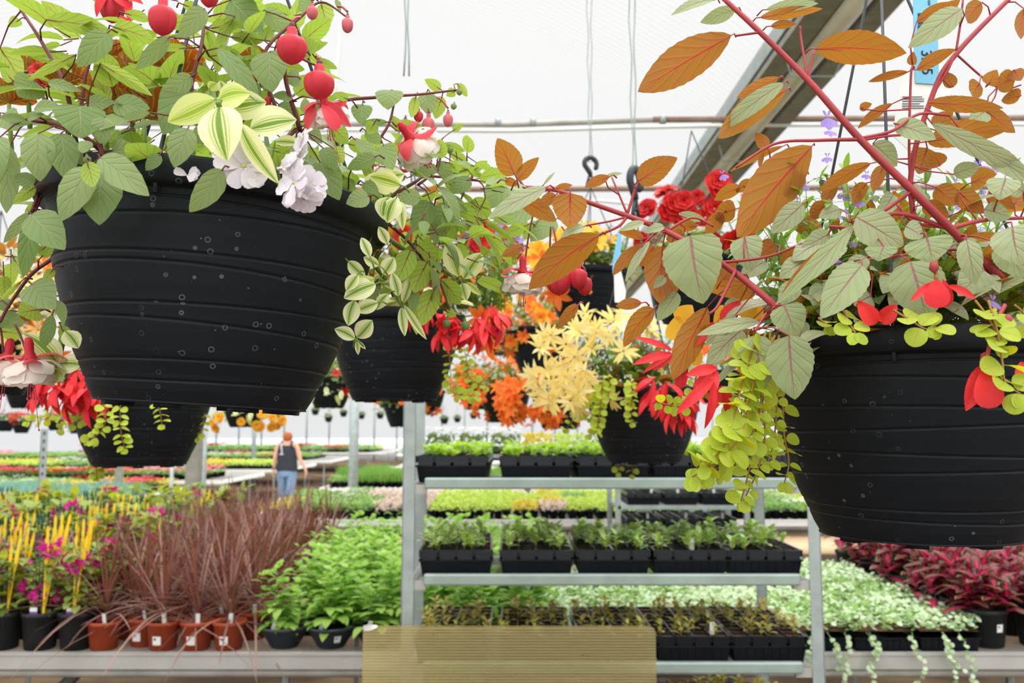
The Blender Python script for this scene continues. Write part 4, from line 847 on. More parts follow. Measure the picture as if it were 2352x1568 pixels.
for px, d, zb, lab, lv, fl in (
    (1240, 4.2, 2.02, 'far basket of copper leaves and orange begonia between the pink buds and the yellow begonia', ['bronze', 'green'], ((STAR['orange_petal'], 24, .05, 0, .03, .24, .18), (STAR['gold_petal'], 10, .05, 0, .05, .22, .16))),
    (1160, 5.4, 1.78, 'far basket of copper leaves and orange begonia just left of the bright orange one', ['bronze', 'dark'], ((STAR['orange_petal'], 26, .055, 0, .0, .26, .18),)),
    (1098, 6.5, 1.88, 'small far basket of orange begonia, just beside the scarlet one', ['dark', 'bronze'], ((STAR['orange_petal'], 26, .055, 0, .02, .3, .16),)),
    (1285, 5.0, 1.74, 'far basket of bright orange begonia left of the pale yellow one', ['dark', 'bronze'], ((STAR['orange_petal'], 34, .06, -.1, .0, .26, .2), (STAR['orange_petal'], 14, .055, -.2, -.05, .14, .14))),
    (757, 6.0, 1.88, 'far basket of red begonia and pale striped foliage, right of the largest left-hand pot', [('trad', 1, -.12), 'dark', 'green'], ((STAR['red'], 24, .05, -.03, .05, .24, .2),)),
    (562, 6.5, 1.75, 'far basket of golden begonia hanging below the largest left-hand pot', [('trad', 1.1, -.12), 'green', ('dark', 1, -.05)], ((DBL['gold_petal'], 14, .07, 0, -.14, .3, .1), (DBL['gold_petal'], 8, .07, 0, .05, .25, .1),)),
    (924, 7.5, 1.75, 'far basket of trailing dark greenery beside the rack post', ['dark', ('dark', 1.1, -.05), 'green'], ((DBL['orange_petal'], 3, .06, 0, .0, .25, .1),)),
    (1152, 8.0, 2.41, 'far narrow pot hung high, red flowers above it', ['dark'], ((STAR['red'], 10, .06, 0, .05, .25, .15),)),
    (1212, 6.2, 2.08, 'far orange begonia basket hanging above the other orange ones', ['green', 'bronze'], ((STAR['orange_petal'], 22, .06, 0, .03, .24, .18),)),
    (1180, 9.0, 1.92, 'farthest orange begonia basket, between two larger orange ones', ['dark', 'bronze'], ((STAR['orange_petal'], 26, .065, 0, 0, .33, .2),)),
    (985, 8.5, 1.9, 'far orange begonia basket right behind the rack post', ['green'], ((STAR['orange_petal'], 20, .06, 0, -.02, .25, .2),)),
    (1650, 5.5, 1.9, 'far basket of yellow and orange flowers behind the trailing vine', ['green', 'trad'], ((STAR['orange_petal'], 16, .06, 0, 0, .25, .15),)),
    (60, 7.0, 1.9, 'far basket of green vine low behind the pink fuchsia flowers', ['green', 'trad'], ((STAR['red'], 8, .05, 0, 0, .2, .15),)),
): basket(px, d, zb, lab, lv, fl, cord=False)
for i, (px, y, d) in enumerate(((18, 990, 16), (55, 994, 15.4), (132, 988, 17), (180, 995, 18))):
    basket(px, d, 1.75 - (y - 980) * d / F, 'little black basket of red flowers far down the house, %s from the left' % ORD[i], ['dark'], ((STAR['red'], 12, .07, 0, .06, .18, .1),), cord=False)
for i in range(22):
    px = 500 + i * 37 + u(-8, 8)
    if 930 < px < 975: continue
    d = u(32, 40); O = Vector((GX(px, d), d, 1.75 + u(.1, .5))); r = thing('hanging_basket', 'tiny dark basket of greenery near the far white wall', 'hanging basket', O, 'tiny baskets by the far wall')
    part('pot', POT_S, r); part('foliage', LB['dark'][i % 2], r, (0, 0, .2), (0, 0, i)); hanger(r, Vector((0, 0, .7)), n=3)

t5 = thing('price_tag', 'slim blue tag above a clear white card, hanging over the pale yellow begonia', 'price tag', P(1415, 575, 2.3))
_o = P(1415, 575, 2.3)
for nm, pts, m, y0 in (('price_strip', [(1420, 530), (1428, 532), (1424, 620), (1407, 628), (1407, 600)], 'blue_tag', 0), ('care_card', [(1410, 622), (1426, 620), (1438, 670), (1434, 696), (1412, 694)], 'white_tag', .002)):
    mb = MB(); k = len(pts); V = [P(x, y, 2.3 + y0 + q) - _o for q in (0, .0008) for x, y in pts]; mb.add([tuple(v) for v in V], [tuple(range(k))]); mb.f.append(np.array([tuple(range(k, 2 * k))[::-1]])); mb.m.append(np.zeros(1, int)); mb.f.append(np.array([(i, i + k, (i + 1) % k + k, (i + 1) % k) for i in range(k)])); mb.m.append(np.zeros(k, int)); part(nm, mb.mesh(nm, MAT[m], smooth=False), t5)
# ---------------------------------------------------------------- the greenhouse
def filmmat():
    k = NT('greenhouse_film'); tc = k.n('ShaderNodeTexCoord'); s = k.n('ShaderNodeSeparateXYZ', Vector=tc.outputs['Object'])
    w = k.math('POWER', k.math('ADD', k.math('MULTIPLY', k.math('SINE', k.math('MULTIPLY', s.outputs[1], 90.0)), .5), .5), 8.0)
    tp = k.n('ShaderNodeBsdfTransparent', Color=(.97, .97, .97, 1)); df = k.n('ShaderNodeBsdfDiffuse', Color=(.85, .86, .85, 1)); tl = k.n('ShaderNodeBsdfTranslucent', Color=(.9, .9, .9, 1))
    return k.end(k.mixs(k.math('ADD', .045, k.math('MULTIPLY', w, .09)), tp.outputs[0], k.mixs(.6, df.outputs[0], tl.outputs[0])))
MAT['film'] = filmmat()
def arc_roof(x0, x1, z0, rise, y0, y1):
    mb = MB(); n = 24; V = []
    for i in range(n + 1):
        t = i / n; x = x0 + (x1 - x0) * t; z = z0 + rise * math.sin(PI * t) ** .8; V += [(x, y0, z), (x, y1, z)]
    mb.add(V, [(2 * i, 2 * i + 1, 2 * i + 3, 2 * i + 2) for i in range(n)]); return mb.mesh('ceiling', MAT['film'])
struct('ceiling', arc_roof(-8.0, 1.55, 3.98, 1.7, -5, 46)); struct('ceiling', arc_roof(1.9, 11.5, 3.98, 1.7, -5, 46)); struct('ceiling', arc_roof(-17.5, -8.0, 3.98, 1.7, -5, 46))
def floormat():
    k = NT('dirt_floor'); tc = k.n('ShaderNodeTexCoord'); a = k.n('ShaderNodeTexNoise', Vector=tc.outputs['Object'], Scale=1.3, Detail=6.0); b = k.n('ShaderNodeTexNoise', Vector=tc.outputs['Object'], Scale=30.0, Detail=6.0)
    c = k.mix(k.ramp(a.outputs[0], [(.42, (0, 0, 0, 1)), (.62, (1, 1, 1, 1))]), S(70, 56, 42), S(118, 96, 72)); c = k.mix(k.math('MULTIPLY', b.outputs[0], .45), c, S(44, 34, 26))
    bp = k.n('ShaderNodeBump', Height=b.outputs[0], Strength=.5, Distance=.01)
    return k.end(k.principled(c, .95, .1, 0, bp.outputs[0]))
mb = MB(); mb.add([(-17.5, -5, 0), (11.5, -5, 0), (11.5, 46, 0), (-17.5, 46, 0)], [(0, 1, 2, 3)]); struct('floor', mb.mesh('floor', floormat()))
MAT['concrete'] = plain('pale_concrete', S(240, 236, 228), .9, .1, noise=.06, scale=3)
mb = MB(); box(mb, (-5.15, 8.5, .0), (-3.2, 45, .012)); struct('path', mb.mesh('path', MAT['concrete'])); MAT['tan'] = plain('tan_packed_earth', S(196, 166, 132), .9, .1, noise=.12, scale=3); mb = MB(); box(mb, (-3.2, 12.2, 0), (9, 14.1, .012)); struct('path', mb.mesh('path', MAT['tan']))
def flat(pts, name, mat): mb = MB(); mb.add(pts, [(0, 1, 2, 3)]); return struct(name, mb.mesh(name, mat))
flat([(-17.5, 46, 0), (11.5, 46, 0), (11.5, 46, 5.6), (-17.5, 46, 5.6)], 'wall_back', MAT['film']); flat([(-17.5, -5, 0), (-17.5, 46, 0), (-17.5, 46, 4), (-17.5, -5, 4)], 'wall_left', MAT['film']); flat([(11.5, -5, 0), (11.5, 46, 0), (11.5, 46, 4), (11.5, -5, 4)], 'wall_right', MAT['film'])
MAT['wallpanel'] = plain('white_wall_board', S(226, 232, 236), .7, .2)
mb = MB(); box(mb, (-17.4, 45.8, 0), (11.4, 45.9, 1.15)); struct('trim_1', mb.mesh('trim_1', MAT['wallpanel']))
for i in range(24):
    mb = MB(); tube(mb, [Vector((0, 0, 0)), Vector((0, 0, 4.2))], .045, .045, 8)
    solo('wall_stud', mb.mesh('wall_stud', MAT['galv']), 'thin grey upright of the far white wall', 'post', (-16.5 + i * 1.17, 45.4, 0), 'uprights of the far wall')
def pole(px, d, wpx, y_top, mat, label, square=False, z0=0.0):
    w = wpx * d / F / 2; mb = MB(); zt = 1.75 + (980 - y_top) * d / F
    if square: box(mb, (-w, -w, z0), (w, w, zt))
    else: tube(mb, [Vector((0, 0, z0)), Vector((0, 0, zt * .5)), Vector((0, 0, zt))], w, w, 14)
    return solo('support_post', mb.mesh('support_post', MAT[mat], smooth=not square), label, 'post', (GX(px, d), d, 0))
pole(815, 13, 22, 850, 'galv', 'pale round steel column right of the walking person'); pole(452, 8, 28, 900, 'wood', 'broad weathered wooden post behind the basket hanging low', True)
pole(1478, 9, 26, 900, 'wood', 'wooden post standing behind the seedling rack', True); pole(476, 9.5, 9, 900, 'galv', 'slim pipe post just right of the broad wooden post'); pole(587, 24, 10, 900, 'galv', 'thin far post left of the walking person')
pole(283, 12, 14, 1050, 'wood', 'short pale post beneath the basket hanging low', True); pole(402, 11, 8, 1060, 'galv', 'thin post among red bedding flowers')
def angle_post(px, d, wpx, y_top, label):
    w = wpx * d / F; mb = MB(); zt = 1.75 + (980 - y_top) * d / F
    box(mb, (-w / 2, 0, 0), (w / 2, .004, zt)); box(mb, (-w / 2, 0, 0), (-w / 2 + .004, w, zt)); z = .1
    while z < zt - .05: box(mb, (-.008, -.002, z), (.008, .0, z + .03), 1); z += .075
    return solo('support_post', mb.mesh('support_post', [MAT['galv'], MAT['ink']], smooth=False), label, 'post', (GX(px, d), d, 0))
angle_post(108, 8.2, 16, 985, 'slotted steel angle post near the blue-green lavender')
# overhead pipes
def pipe(pts, r, mat, label, name='overhead_pipe', cl=None):
    o = Vector(pts[0]); t = thing(name, label, 'pipe', o); mb = MB(); tube(mb, [Vector(q) - o for q in pts], r, r, 10); part('tube', mb.mesh('tube', MAT[mat]), t)
    for x in cl or ():
        mb = MB(); lathe(mb, [(r * 1.02, -.02), (r * 1.5, -.02), (r * 1.5, .02), (r * 1.02, .02)], 12, M=Matrix.Translation(Vector((x, pts[0][1], pts[0][2])) - o) @ Matrix.Rotation(PI / 2, 4, 'Y')); part('clamp', mb.mesh('clamp', MAT['galv']), t)
    return t
pipe([(-3.5, 6, 3.9), (0, 6, 3.885), (1.0, 6, 3.92)], .021, 'pipe', 'grey steel pipe overhead, the nearer of the two cross pipes', cl=(-.1, .15))
pipe([(1.0, 6.0, 3.92), (3, 6, 3.93), (6, 6, 3.94)], .022, 'rust', 'rust-brown length of the nearer overhead cross pipe', cl=(1.07, 1.9))
pipe([(-3.5, 5.95, 3.84), (0, 5.95, 3.82), (.8, 5.95, 3.845), (1.6, 5.95, 3.86), (3, 5.95, 3.87), (6, 5.95, 3.86)], .014, 'white_pipe', 'thin white conduit slung under the nearer cross pipe')
pipe([(-4, 7.75, 3.9), (0, 7.75, 3.9), (4, 7.75, 3.92), (7, 7.75, 3.92)], .026, 'rust', 'brown pipe overhead, the farther of the two cross pipes')
pipe([(-4, 7.7, 3.7), (0, 7.7, 3.74), (.8, 7.7, 3.78), (1.6, 7.7, 3.7), (5, 7.7, 3.72)], .014, 'white_pipe', 'thin white conduit under the farther cross pipe')
pipe([P(784, -60, 5), P(783, 0, 5), P(781, 90, 5), P(770, 200, 5), P(764, 240, 5)], .013, 'white_pipe', 'white hose hanging behind the fuchsia buds', 'white_hose')
g = thing('gutter_beam', 'long grey gutter beam overhead with a rolled pale curtain, running into the distance', 'beam', (1.72, 4, 3.9))
for nm, lo, hi, m in (('plank', (-.2, -.5, -.02), (-.06, 42, .02), 'wood'), ('plank', (.12, -.5, -.03), (.24, 42, .05), 'wood'), ('gutter', (-.2, -.5, .05), (.24, 42, .16), 'galv')):
    mb = MB(); box(mb, lo, hi); part(nm, mb.mesh(nm, MAT[m], smooth=False), g)
MAT['curtain'] = plain('rolled_curtain', S(222, 216, 198), .8, .2, noise=.18, scale=3)
mb = MB(); tube(mb, [Vector((.0 + .01 * math.sin(i), -.5 + i * 1.06, -.02 + .012 * math.sin(i * 2.1))) for i in range(41)], .055, .055, 12); part('curtain_roll', mb.mesh('curtain_roll', MAT['curtain']), g)
mb = MB(); tube(mb, [Vector((.075, -.5, .0)), Vector((.075, 42, .0))], .025, .025, 10); part('drive_tube', mb.mesh('drive_tube', MAT['white_pipe']), g)
for i in range(8):
    mb = MB(); y = .8 + i * 1.6; tube(mb, [Vector((-.16, y, .02)), Vector((-.13, y, -.16)), Vector((.12, y, -.16)), Vector((.2, y, .02))], .006, .006, 6); part('bracket', mb.mesh('bracket', MAT['galv']), g)
# ---------------------------------------------------------------- benches
def expandmat(name, col, cell=.03):
    k = NT(name); tc = k.n('ShaderNodeTexCoord'); s = k.n('ShaderNodeSeparateXYZ', Vector=tc.outputs['Object'])
    a = k.math('ADD', k.math('MULTIPLY', s.outputs[0], 1 / cell), k.math('MULTIPLY', s.outputs[1], 2 / cell)); b = k.math('SUBTRACT', k.math('MULTIPLY', s.outputs[0], 1 / cell), k.math('MULTIPLY', s.outputs[1], 2 / cell))
    d = k.math('MINIMUM', k.math('PINGPONG', a, .5), k.math('PINGPONG', b, .5))
    return k.end(k.mixs(k.math('LESS_THAN', d, .16), k.n('ShaderNodeBsdfTransparent').outputs[0], k.principled(col, .5, .4, .2)))
MAT['expanded'] = expandmat('expanded_metal', S(150, 152, 148))
MAT['white_fl2'] = plain('white_bench_sheet', S(244, 244, 240), .6, .3)
def bench(x0, x1, y0, y1, z, label, legs, brace=False, solid=False):
    ral = MAT['alu'] if y0 < 5 else MAT['rail_overexposed']
    o = Vector(((x0 + x1) / 2, y0, 0)); t = thing('plant_bench', label, 'bench', o, 'greenhouse benches'); w = (x1 - x0) / 2; dp = y1 - y0
    mb = MB(); box(mb, (-w, 0, z - .062), (w, .03, z + .006)); box(mb, (-w, -.004, z - .004), (w, .0, z + .006)); part('front_rail', mb.mesh('front_rail', ral, smooth=False), t)
    mb = MB(); box(mb, (-w, dp - .03, z - .06), (w, dp, z + .006)); part('back_rail', mb.mesh('back_rail', ral, smooth=False), t)
    for s in (-1, 1): mb = MB(); box(mb, (s * w - .015, .031, z - .06), (s * w + .015, dp - .031, z + .006)); part('end_rail', mb.mesh('end_rail', ral, smooth=False), t)
    mb = MB(); tube(mb, [Vector((-w, .04, z - .085)), Vector((w, .04, z - .085))], .022, .022, 10); tube(mb, [Vector((-w, dp - .2, z - .085)), Vector((w, dp - .2, z - .085))], .022, .022, 10); part('roller_pipe', mb.mesh('roller_pipe', MAT['pipe']), t)
    mb = MB()
    if solid: box(mb, (-w + .02, .03, z - .01), (w - .02, dp - .03, z))
    else: mb.add([(-w, .03, z), (w, .03, z), (w, dp - .03, z), (-w, dp - .03, z)], [(0, 1, 2, 3)])
    part('bench_top', mb.mesh('bench_top', MAT['white_fl2'] if solid else MAT['expanded'], smooth=False), t)
    for lx in legs:
        for ly in (.18, dp - .2):
            mb = MB(); x = lx - o.x; box(mb, (x - .014, ly - .014, 0), (x + .014, ly + .014, z - .1)); box(mb, (x - .006, ly - .02, z - .16), (x + .006, ly - .014, z - .1)); part('leg', mb.mesh('leg', MAT['galv'], smooth=False), t)
    return t
ZB = .76
fb = bench(-4.2, 4.6, 3.92, 6.15, ZB, 'long front bench with aluminium rail, under the bougainvillea, basil and silver trailing plants', (-3.2, -1.03, 1.0, 2.27, 4.0))
mb = MB(); tube(mb, [Vector((-2.05, .5, .64)), Vector((-2.6, .2, .0))], .03, .03, 4); part('brace', mb.mesh('brace', MAT['wood']), fb, (-.2, 0, 0))

def pot_lathe(r0, r1, h, rim=.006, mat='blackpot', name='pot', rows=3):
    mb = MB(); lathe(mb, [(0, 0), (r0 * .9, 0), (r0, .004), (r1 * .98, h * .86), (r1 + rim * .4, h * .87), (r1 + rim, h * .9), (r1 + rim, h), (r1 - .002, h), (r1 - .006, h * .85), (0, h * .84)], 28)
    mb.m = [m.copy() for m in mb.m]; mb.m[-1][-28:] = 1
    return mb.mesh(name, [MAT[mat], MAT['soil']])
def sticker_mesh(r, z0, z1, a0, a1, mat='sticker'):
    mb = MB(); n = 6; V = []
    for i in range(n + 1):
        a = a0 + (a1 - a0) * i / n; V += [(r(z0) * math.cos(a), r(z0) * math.sin(a), z0), (r(z1) * math.cos(a), r(z1) * math.sin(a), z1)]
    mb.add(V, [(2 * i, 2 * i + 2, 2 * i + 3, 2 * i + 1) for i in range(n)])
    aa = a0 + (a1 - a0) * .18; ab = a0 + (a1 - a0) * .45; zc = z0 + (z1 - z0) * .55; zd = z0 + (z1 - z0) * .8; q = 1.006
    mb.add([(r(zc) * q * math.cos(aa), r(zc) * q * math.sin(aa), zc), (r(zc) * q * math.cos(ab), r(zc) * q * math.sin(ab), zc), (r(zd) * q * math.cos(ab), r(zd) * q * math.sin(ab), zd), (r(zd) * q * math.cos(aa), r(zd) * q * math.sin(aa), zd)], [(0, 1, 2, 3)], None, None, 1)
    return mb.mesh('sticker', [MAT[mat], MAT['ink']])
# plants of the front bench
MAT['cord'] = leafmat('bronze_strap_leaf', S(100, 66, 56), S(122, 78, 62), S(128, 88, 78), S(132, 80, 66), S(162, 124, 112), S(146, 96, 82), .22, .0, S(140, 80, 56))
MAT['basil'] = leafmat('basil_leaf', S(124, 166, 62), S(160, 196, 72), S(160, 196, 116), S(160, 196, 96), S(172, 202, 100), S(186, 210, 84), .4, .3, S(150, 210, 50), nv=6)
MAT['boug'] = leafmat('bougainvillea_leaf', S(116, 144, 70), S(170, 176, 70), S(150, 170, 100), S(170, 170, 80), S(158, 172, 84), S(190, 188, 66), .42, .2, S(180, 190, 40))
MAT['silver'] = leafmat('silver_leaf', S(184, 206, 160), S(168, 196, 126), S(190, 214, 180), S(170, 200, 140), S(212, 226, 190), None, .35, .0, S(170, 214, 120))
def coleusmat():
    k = NT('coleus_leaf'); x, v = k.uv(); r = k.rnd(); ax = k.math('MULTIPLY', k.math('ABSOLUTE', k.math('SUBTRACT', x, .5)), 2.0)
    q = k.math('ADD', ax, k.math('MULTIPLY', k.math('SUBTRACT', v, .45), .55)); q = k.math('ADD', q, k.math('MULTIPLY', k.math('SINE', k.math('MULTIPLY', k.math('SUBTRACT', v, k.math('MULTIPLY', ax, .3)), 40.0)), .12))
    c = k.ramp(q, [(0, S(206, 40, 88)), (.25, S(196, 38, 80)), (.42, S(96, 28, 48)), (.85, S(80, 30, 46)), (.97, S(120, 130, 60)), (1, S(130, 150, 70))])
    c = k.mix(k.math('GREATER_THAN', r, .8), c, k.mix(.4, c, S(70, 26, 40)))
    tr = k.n('ShaderNodeBsdfTranslucent', Color=c); return k.end(k.mixs(.3, k.principled(c, .45, .35), tr.outputs[0]))
MAT['coleus'] = coleusmat()
def cordyline(seed):
    rr = random.Random(seed); mb = MB()
    for k in range(38):
        a = rr.uniform(0, 6.28); el = rr.uniform(.15, 1.3) if k > 14 else rr.uniform(1.15, 1.52); L = rr.uniform(.32, .5); d = Vector((math.cos(a) * math.cos(el), math.sin(a) * math.cos(el), math.sin(el)))
        b = Vector((rr.uniform(-.012, .012), rr.uniform(-.012, .012), rr.uniform(0, .1))); sg = Vector((math.cos(a) * .05, math.sin(a) * .05, -.22 * (1.5 - el) * L * 2))
        leaf(mb, b, b + d * L, Vector((0, 0, 1)) + d * .1, rr.uniform(.008, .014), 'st', fold=.45, nl=7, nw=1, sag=sg)
    for k in range(1):
        a = rr.uniform(0, 6.28); b = Vector((0, 0, .04)); d = Vector((math.cos(a), math.sin(a), .2)) * .14; leaf(mb, b, b + d, (0, 0, 1), .012, 'st', nl=8, nw=1, sag=Vector((math.cos(a) * .02, math.sin(a) * .02, -.13)))
    return mb.mesh('strap_leaves', MAT['cord'])
CORD = [cordyline(i) for i in range(4)]
RPOT = pot_lathe(.058, .072, .125, .003, 'terra'); RST = sticker_mesh(lambda z: .0625 + z * .105, .03, .068, -2.0, -1.45)
def basil(seed):
    rr = random.Random(seed); mb = MB()
    for s in range(9):
        a = rr.uniform(0, 6.28); r0 = rr.uniform(0, .09); top = Vector((math.cos(a) * r0 * 1.35, math.sin(a) * r0 * 1.35, rr.uniform(.2, .34))); base = Vector((math.cos(a) * r0 * .7, math.sin(a) * r0 * .7, 0))
        for z in range(7):
            t = (z + 1) / 7; p = base.lerp(top, t); az = z * 1.57 + rr.uniform(-.3, .3); sz = .088 * (1.15 - .55 * t) * rr.uniform(.75, 1.15)
            for sg in (0, PI):
                d = Vector((math.cos(az + sg), math.sin(az + sg), .35 - .5 * (1 - t))).normalized(); leaf(mb, p + d * .012, p + d * (sz + .012), (0, 0, 1), sz * .64, 'ov', bend=.17, fold=-.14, nl=6, nw=2)
    for k in range(30):
        a = rr.uniform(0, 6.28); d = Vector((math.cos(a), math.sin(a), 0)); p = d * rr.uniform(.05, .11) + Vector((0, 0, rr.uniform(.0, .12))); leaf(mb, p, p + d * .06 + Vector((0, 0, rr.uniform(-.05, .02))), (d.x, d.y, 1), .045, 'ov', bend=.15, nl=6, nw=2)
    return mb.mesh('foliage', MAT['basil'])
BAS = [basil(40 + i) for i in range(4)]
BOWL = pot_lathe(.062, .112, .098, .006, 'bowl', 'bowl'); BST = sticker_mesh(lambda z: .074 + z * .46, .035, .065, -1.25, -.95)
def boug(seed):
    rr = random.Random(seed); fo = MB(); st = MB(); ends = []
    for s in range(9):
        a = rr.uniform(0, 6.28); r1 = rr.uniform(.05, .17); p0 = Vector((0, 0, 0)); p2 = Vector((math.cos(a) * r1, math.sin(a) * r1, rr.uniform(.12, .38))); p1 = p2 * .5 + Vector((0, 0, .08)); path = smooth_path([p0, p1, p2], 6)
        tube(st, path, .003, .0015, 5); ends.append(p2)
        for i, p in enumerate(path[2:]):
            for q in range(2):
                d = Vector((rr.uniform(-1, 1), rr.uniform(-1, 1), rr.uniform(-.5, .4))).normalized(); L = rr.uniform(.042, .075); leaf(fo, p, p + d * L, Vector((d.x * .3, d.y * .3, 1)), L * .68, 'ov', bend=.08, fold=.15, nl=5, nw=1)
    for k in range(26):
        a = rr.uniform(0, 6.28); d = Vector((math.cos(a), math.sin(a), rr.uniform(-.5, .4))); p = Vector((math.cos(a), math.sin(a), 0)) * rr.uniform(.03, .1) + Vector((0, 0, rr.uniform(.02, .14))); L = rr.uniform(.06, .085); leaf(fo, p, p + d * L, Vector((d.x * .5, d.y * .5, 1)), L * .68, 'ov', bend=.1, fold=.15, nl=6, nw=1)
    return fo.mesh('foliage', MAT['boug']), st.mesh('stem', MAT['wood']), ends
BOU = [boug(60 + i) for i in range(4)]
def bract(seed):
    rr = random.Random(seed); mb = MB()
    for k in range(26):
        d = Vector((rr.uniform(-1, 1), rr.uniform(-1, 1), rr.uniform(-.4, 1))).normalized(); b = d * rr.uniform(.004, .03); leaf(mb, b, b + d * .022, Vector((rr.uniform(-1, 1), rr.uniform(-1, 1), 1)), .022, 'ov', bend=.1, fold=.2, nl=4, nw=1)
    return mb.mesh('bract_cluster', MAT['magenta'])
BRA = [bract(i) for i in range(3)]
BPOT = pot_lathe(.066, .08, .165, .004, 'blackpot')
def hangstake(yellow, seed):
    rr = random.Random(seed); mb = MB()
    for k in range(3 if yellow else 4):
        a = rr.uniform(-.16, .16); top = Vector((math.sin(a) * .36, rr.uniform(-.03, .03), .36)); w = .01 if yellow else .0022
        if yellow:
            for z0, z1, ww in ((0, .6, .38), (.55, .9, 1.0), (.88, 1.0, .6)):
                p = top * z0; q = top * z1; leaf(mb, p, q + Vector((0, 0, .01)), (rr.uniform(-.2, .2), -1, 0), w * 2 * ww, 'ro' if z0 > .5 else 'st', nl=6, nw=1)
        else:
            tube(mb, [Vector((0, 0, 0)), top], w, w, 5); lathe(mb, [(0, 0), (.006, .008), (.004, .03), (0, .036)], 6, top)
    return mb.mesh('yellow_hanger' if yellow else 'green_hanger', MAT['yellow_plastic' if yellow else 'green_plastic'])
YH = [hangstake(True, i) for i in range(3)]; GH = [hangstake(False, i) for i in range(3)]
_m = MB(); box(_m, (-.016, -.001, 0), (.016, .001, .04)); box(_m, (-.016, -.0012, .0), (.016, -.001, .022), 1)
MAT['purple'] = plain('purple_print', S(120, 70, 150), .6); LABELT = _m.mesh('plant_label', [MAT['sticker'], MAT['purple']], smooth=False)
_m = MB(); box(_m, (-.009, -.001, -.02), (.009, .001, .035)); WLAB = _m.mesh('plant_label', MAT['sticker'], smooth=False)
def seen(x, y, z, m=150): a, b = pix(Vector((x, y, z))); return -m < a < 2352 + m
rowname = lambda k: 'front row' if k == 0 else '%s row back' % ORD[k]
for row in range(10):
    y = 4.03 + row * .205; n = 0
    for c in range(9):
        x = -1.96 - .172 * c + u(-.015, .015) - (.02 if row % 2 else 0) - row * .0
        if not seen(x, y, 1.0, 120): continue
        t = thing('potted_bougainvillea', 'magenta bougainvillea in a black pot, %s from the red-potted plants, %s' % (ORD[n], rowname(row)), 'potted plant', (x, y, ZB + .001), 'bougainvilleas on the front bench', u(0, 6.28)); n += 1
        v = R.randrange(4); fo, st, ends = BOU[v]; part('pot', BPOT, t); part('stem', st, t, (0, 0, .15)); hh = (.8 if row == 0 else u(.75, 1.15) + row * .02); part('foliage', fo, t, (0, 0, .15), sc=hh)
        for i, e in enumerate(ends[:4 if row > 4 else 7]):
            if u(0, 1) < (.85 if row < 4 else .55): part('bract_cluster', BRA[i % 3], t, Vector((0, 0, .15)) + e * hh * u(.7, 1.02), (u(0, 3), u(0, 3), 0), u(.9, 1.5))
        for q in range(2):
            if u(0, 1) < .5: part('yellow_hanger', YH[R.randrange(3)], t, (Matrix.Rotation(-t.rotation_euler.z, 4, 'Z') @ Vector((u(-.06, .06), u(-.075, -.02), .16))), (0, 0, -t.rotation_euler.z + u(-.3, .3)), u(.85, 1.2))
        if u(0, 1) < .85: part('green_hanger', GH[R.randrange(3)], t, (Matrix.Rotation(-t.rotation_euler.z, 4, 'Z') @ Vector((u(-.06, .06), u(-.07, -.01), .15))), (0, 0, -t.rotation_euler.z), u(.85, 1.15))
        if row == 0: part('plant_label', LABELT, t, Vector((.02, -.078, .15)).xy.to_3d() + Vector((0, 0, .15)) if False else (Matrix.Rotation(-t.rotation_euler.z, 4, 'Z') @ Vector((.0, -.07, .152))), (0, 0, -t.rotation_euler.z), 1, 'white and purple plant label')
for row in range(10):
    y = 4.02 + row * .2; n = 0
    for c in range(5):
        x = -1.82 + .14 * c + (.03 if row % 2 else 0) + u(-.012, .012)
        if row == 0: x = (-1.83, -1.68, -1.565, -1.415, -1.27)[c]
        yy = y + (.07 if row == 0 and c == 1 else 0)
        t = thing('potted_cordyline', 'bronze cordyline in a terracotta-red pot, %s from the bougainvillea, %s' % (ORD[c], rowname(row)), 'potted plant', (x, yy, ZB + .001), 'cordylines on the front bench')
        part('pot', RPOT, t); part('strap_leaves', CORD[R.randrange(4)], t, (0, 0, .1), (0, 0, u(0, 6)), u(.85, 1.05) + row * .012)
        if row == 0 and c: part('sticker', RST, t, rot=(0, 0, u(-.15, .35)), label='white price sticker'); 
        if row < 2: part('plant_label', WLAB, t, (.02, -.05, .13), (.2, 0, u(-.5, .5)))
for row in range(8):
    y = 4.06 + row * .25; n = 0
    for c in range(6):
        x = -1.03 + .212 * c + (.05 if row % 2 else 0)
        if row > 2 and c > 4 and row < 5: pass
        t = thing('potted_basil', 'bright green basil in a slate-grey bowl, %s from the cordylines, %s' % (ORD[c], rowname(row)), 'potted plant', (x, y, ZB + .001), 'basil bowls on the front bench')
        part('bowl', BOWL, t); part('foliage', BAS[R.randrange(4)], t, (0, 0, .08), (0, 0, u(0, 6)), u(.9, 1.05) if row else (.86, .95, .98, .95, .95, .95)[c])
        if row == 0 and c == 1: part('sticker', BST, t, label='white price sticker')
        if row == 0: part('plant_label', WLAB, t, (-.03, -.085, .1), (.4, .2, .3))
def silver_flat(seed):
    rr = random.Random(seed); mb = MB()
    for k in range(620):
        p = Vector((rr.uniform(-.15, .15), rr.uniform(-.29, .29), rr.uniform(.03, .085))); d = Vector((rr.uniform(-1, 1), rr.uniform(-1, 1), rr.uniform(-.2, .6))).normalized(); L = rr.uniform(.018, .03); leaf(mb, p, p + d * L, Vector((0, -.25, 1)) + Vector((rr.uniform(-.5, .5), rr.uniform(-.5, .5), 0)), L * 1.05, 'ro', bend=.08, fold=.12, nl=4, nw=1)
    return mb.mesh('foliage', MAT['silver'])
SIL = [silver_flat(i) for i in range(3)]
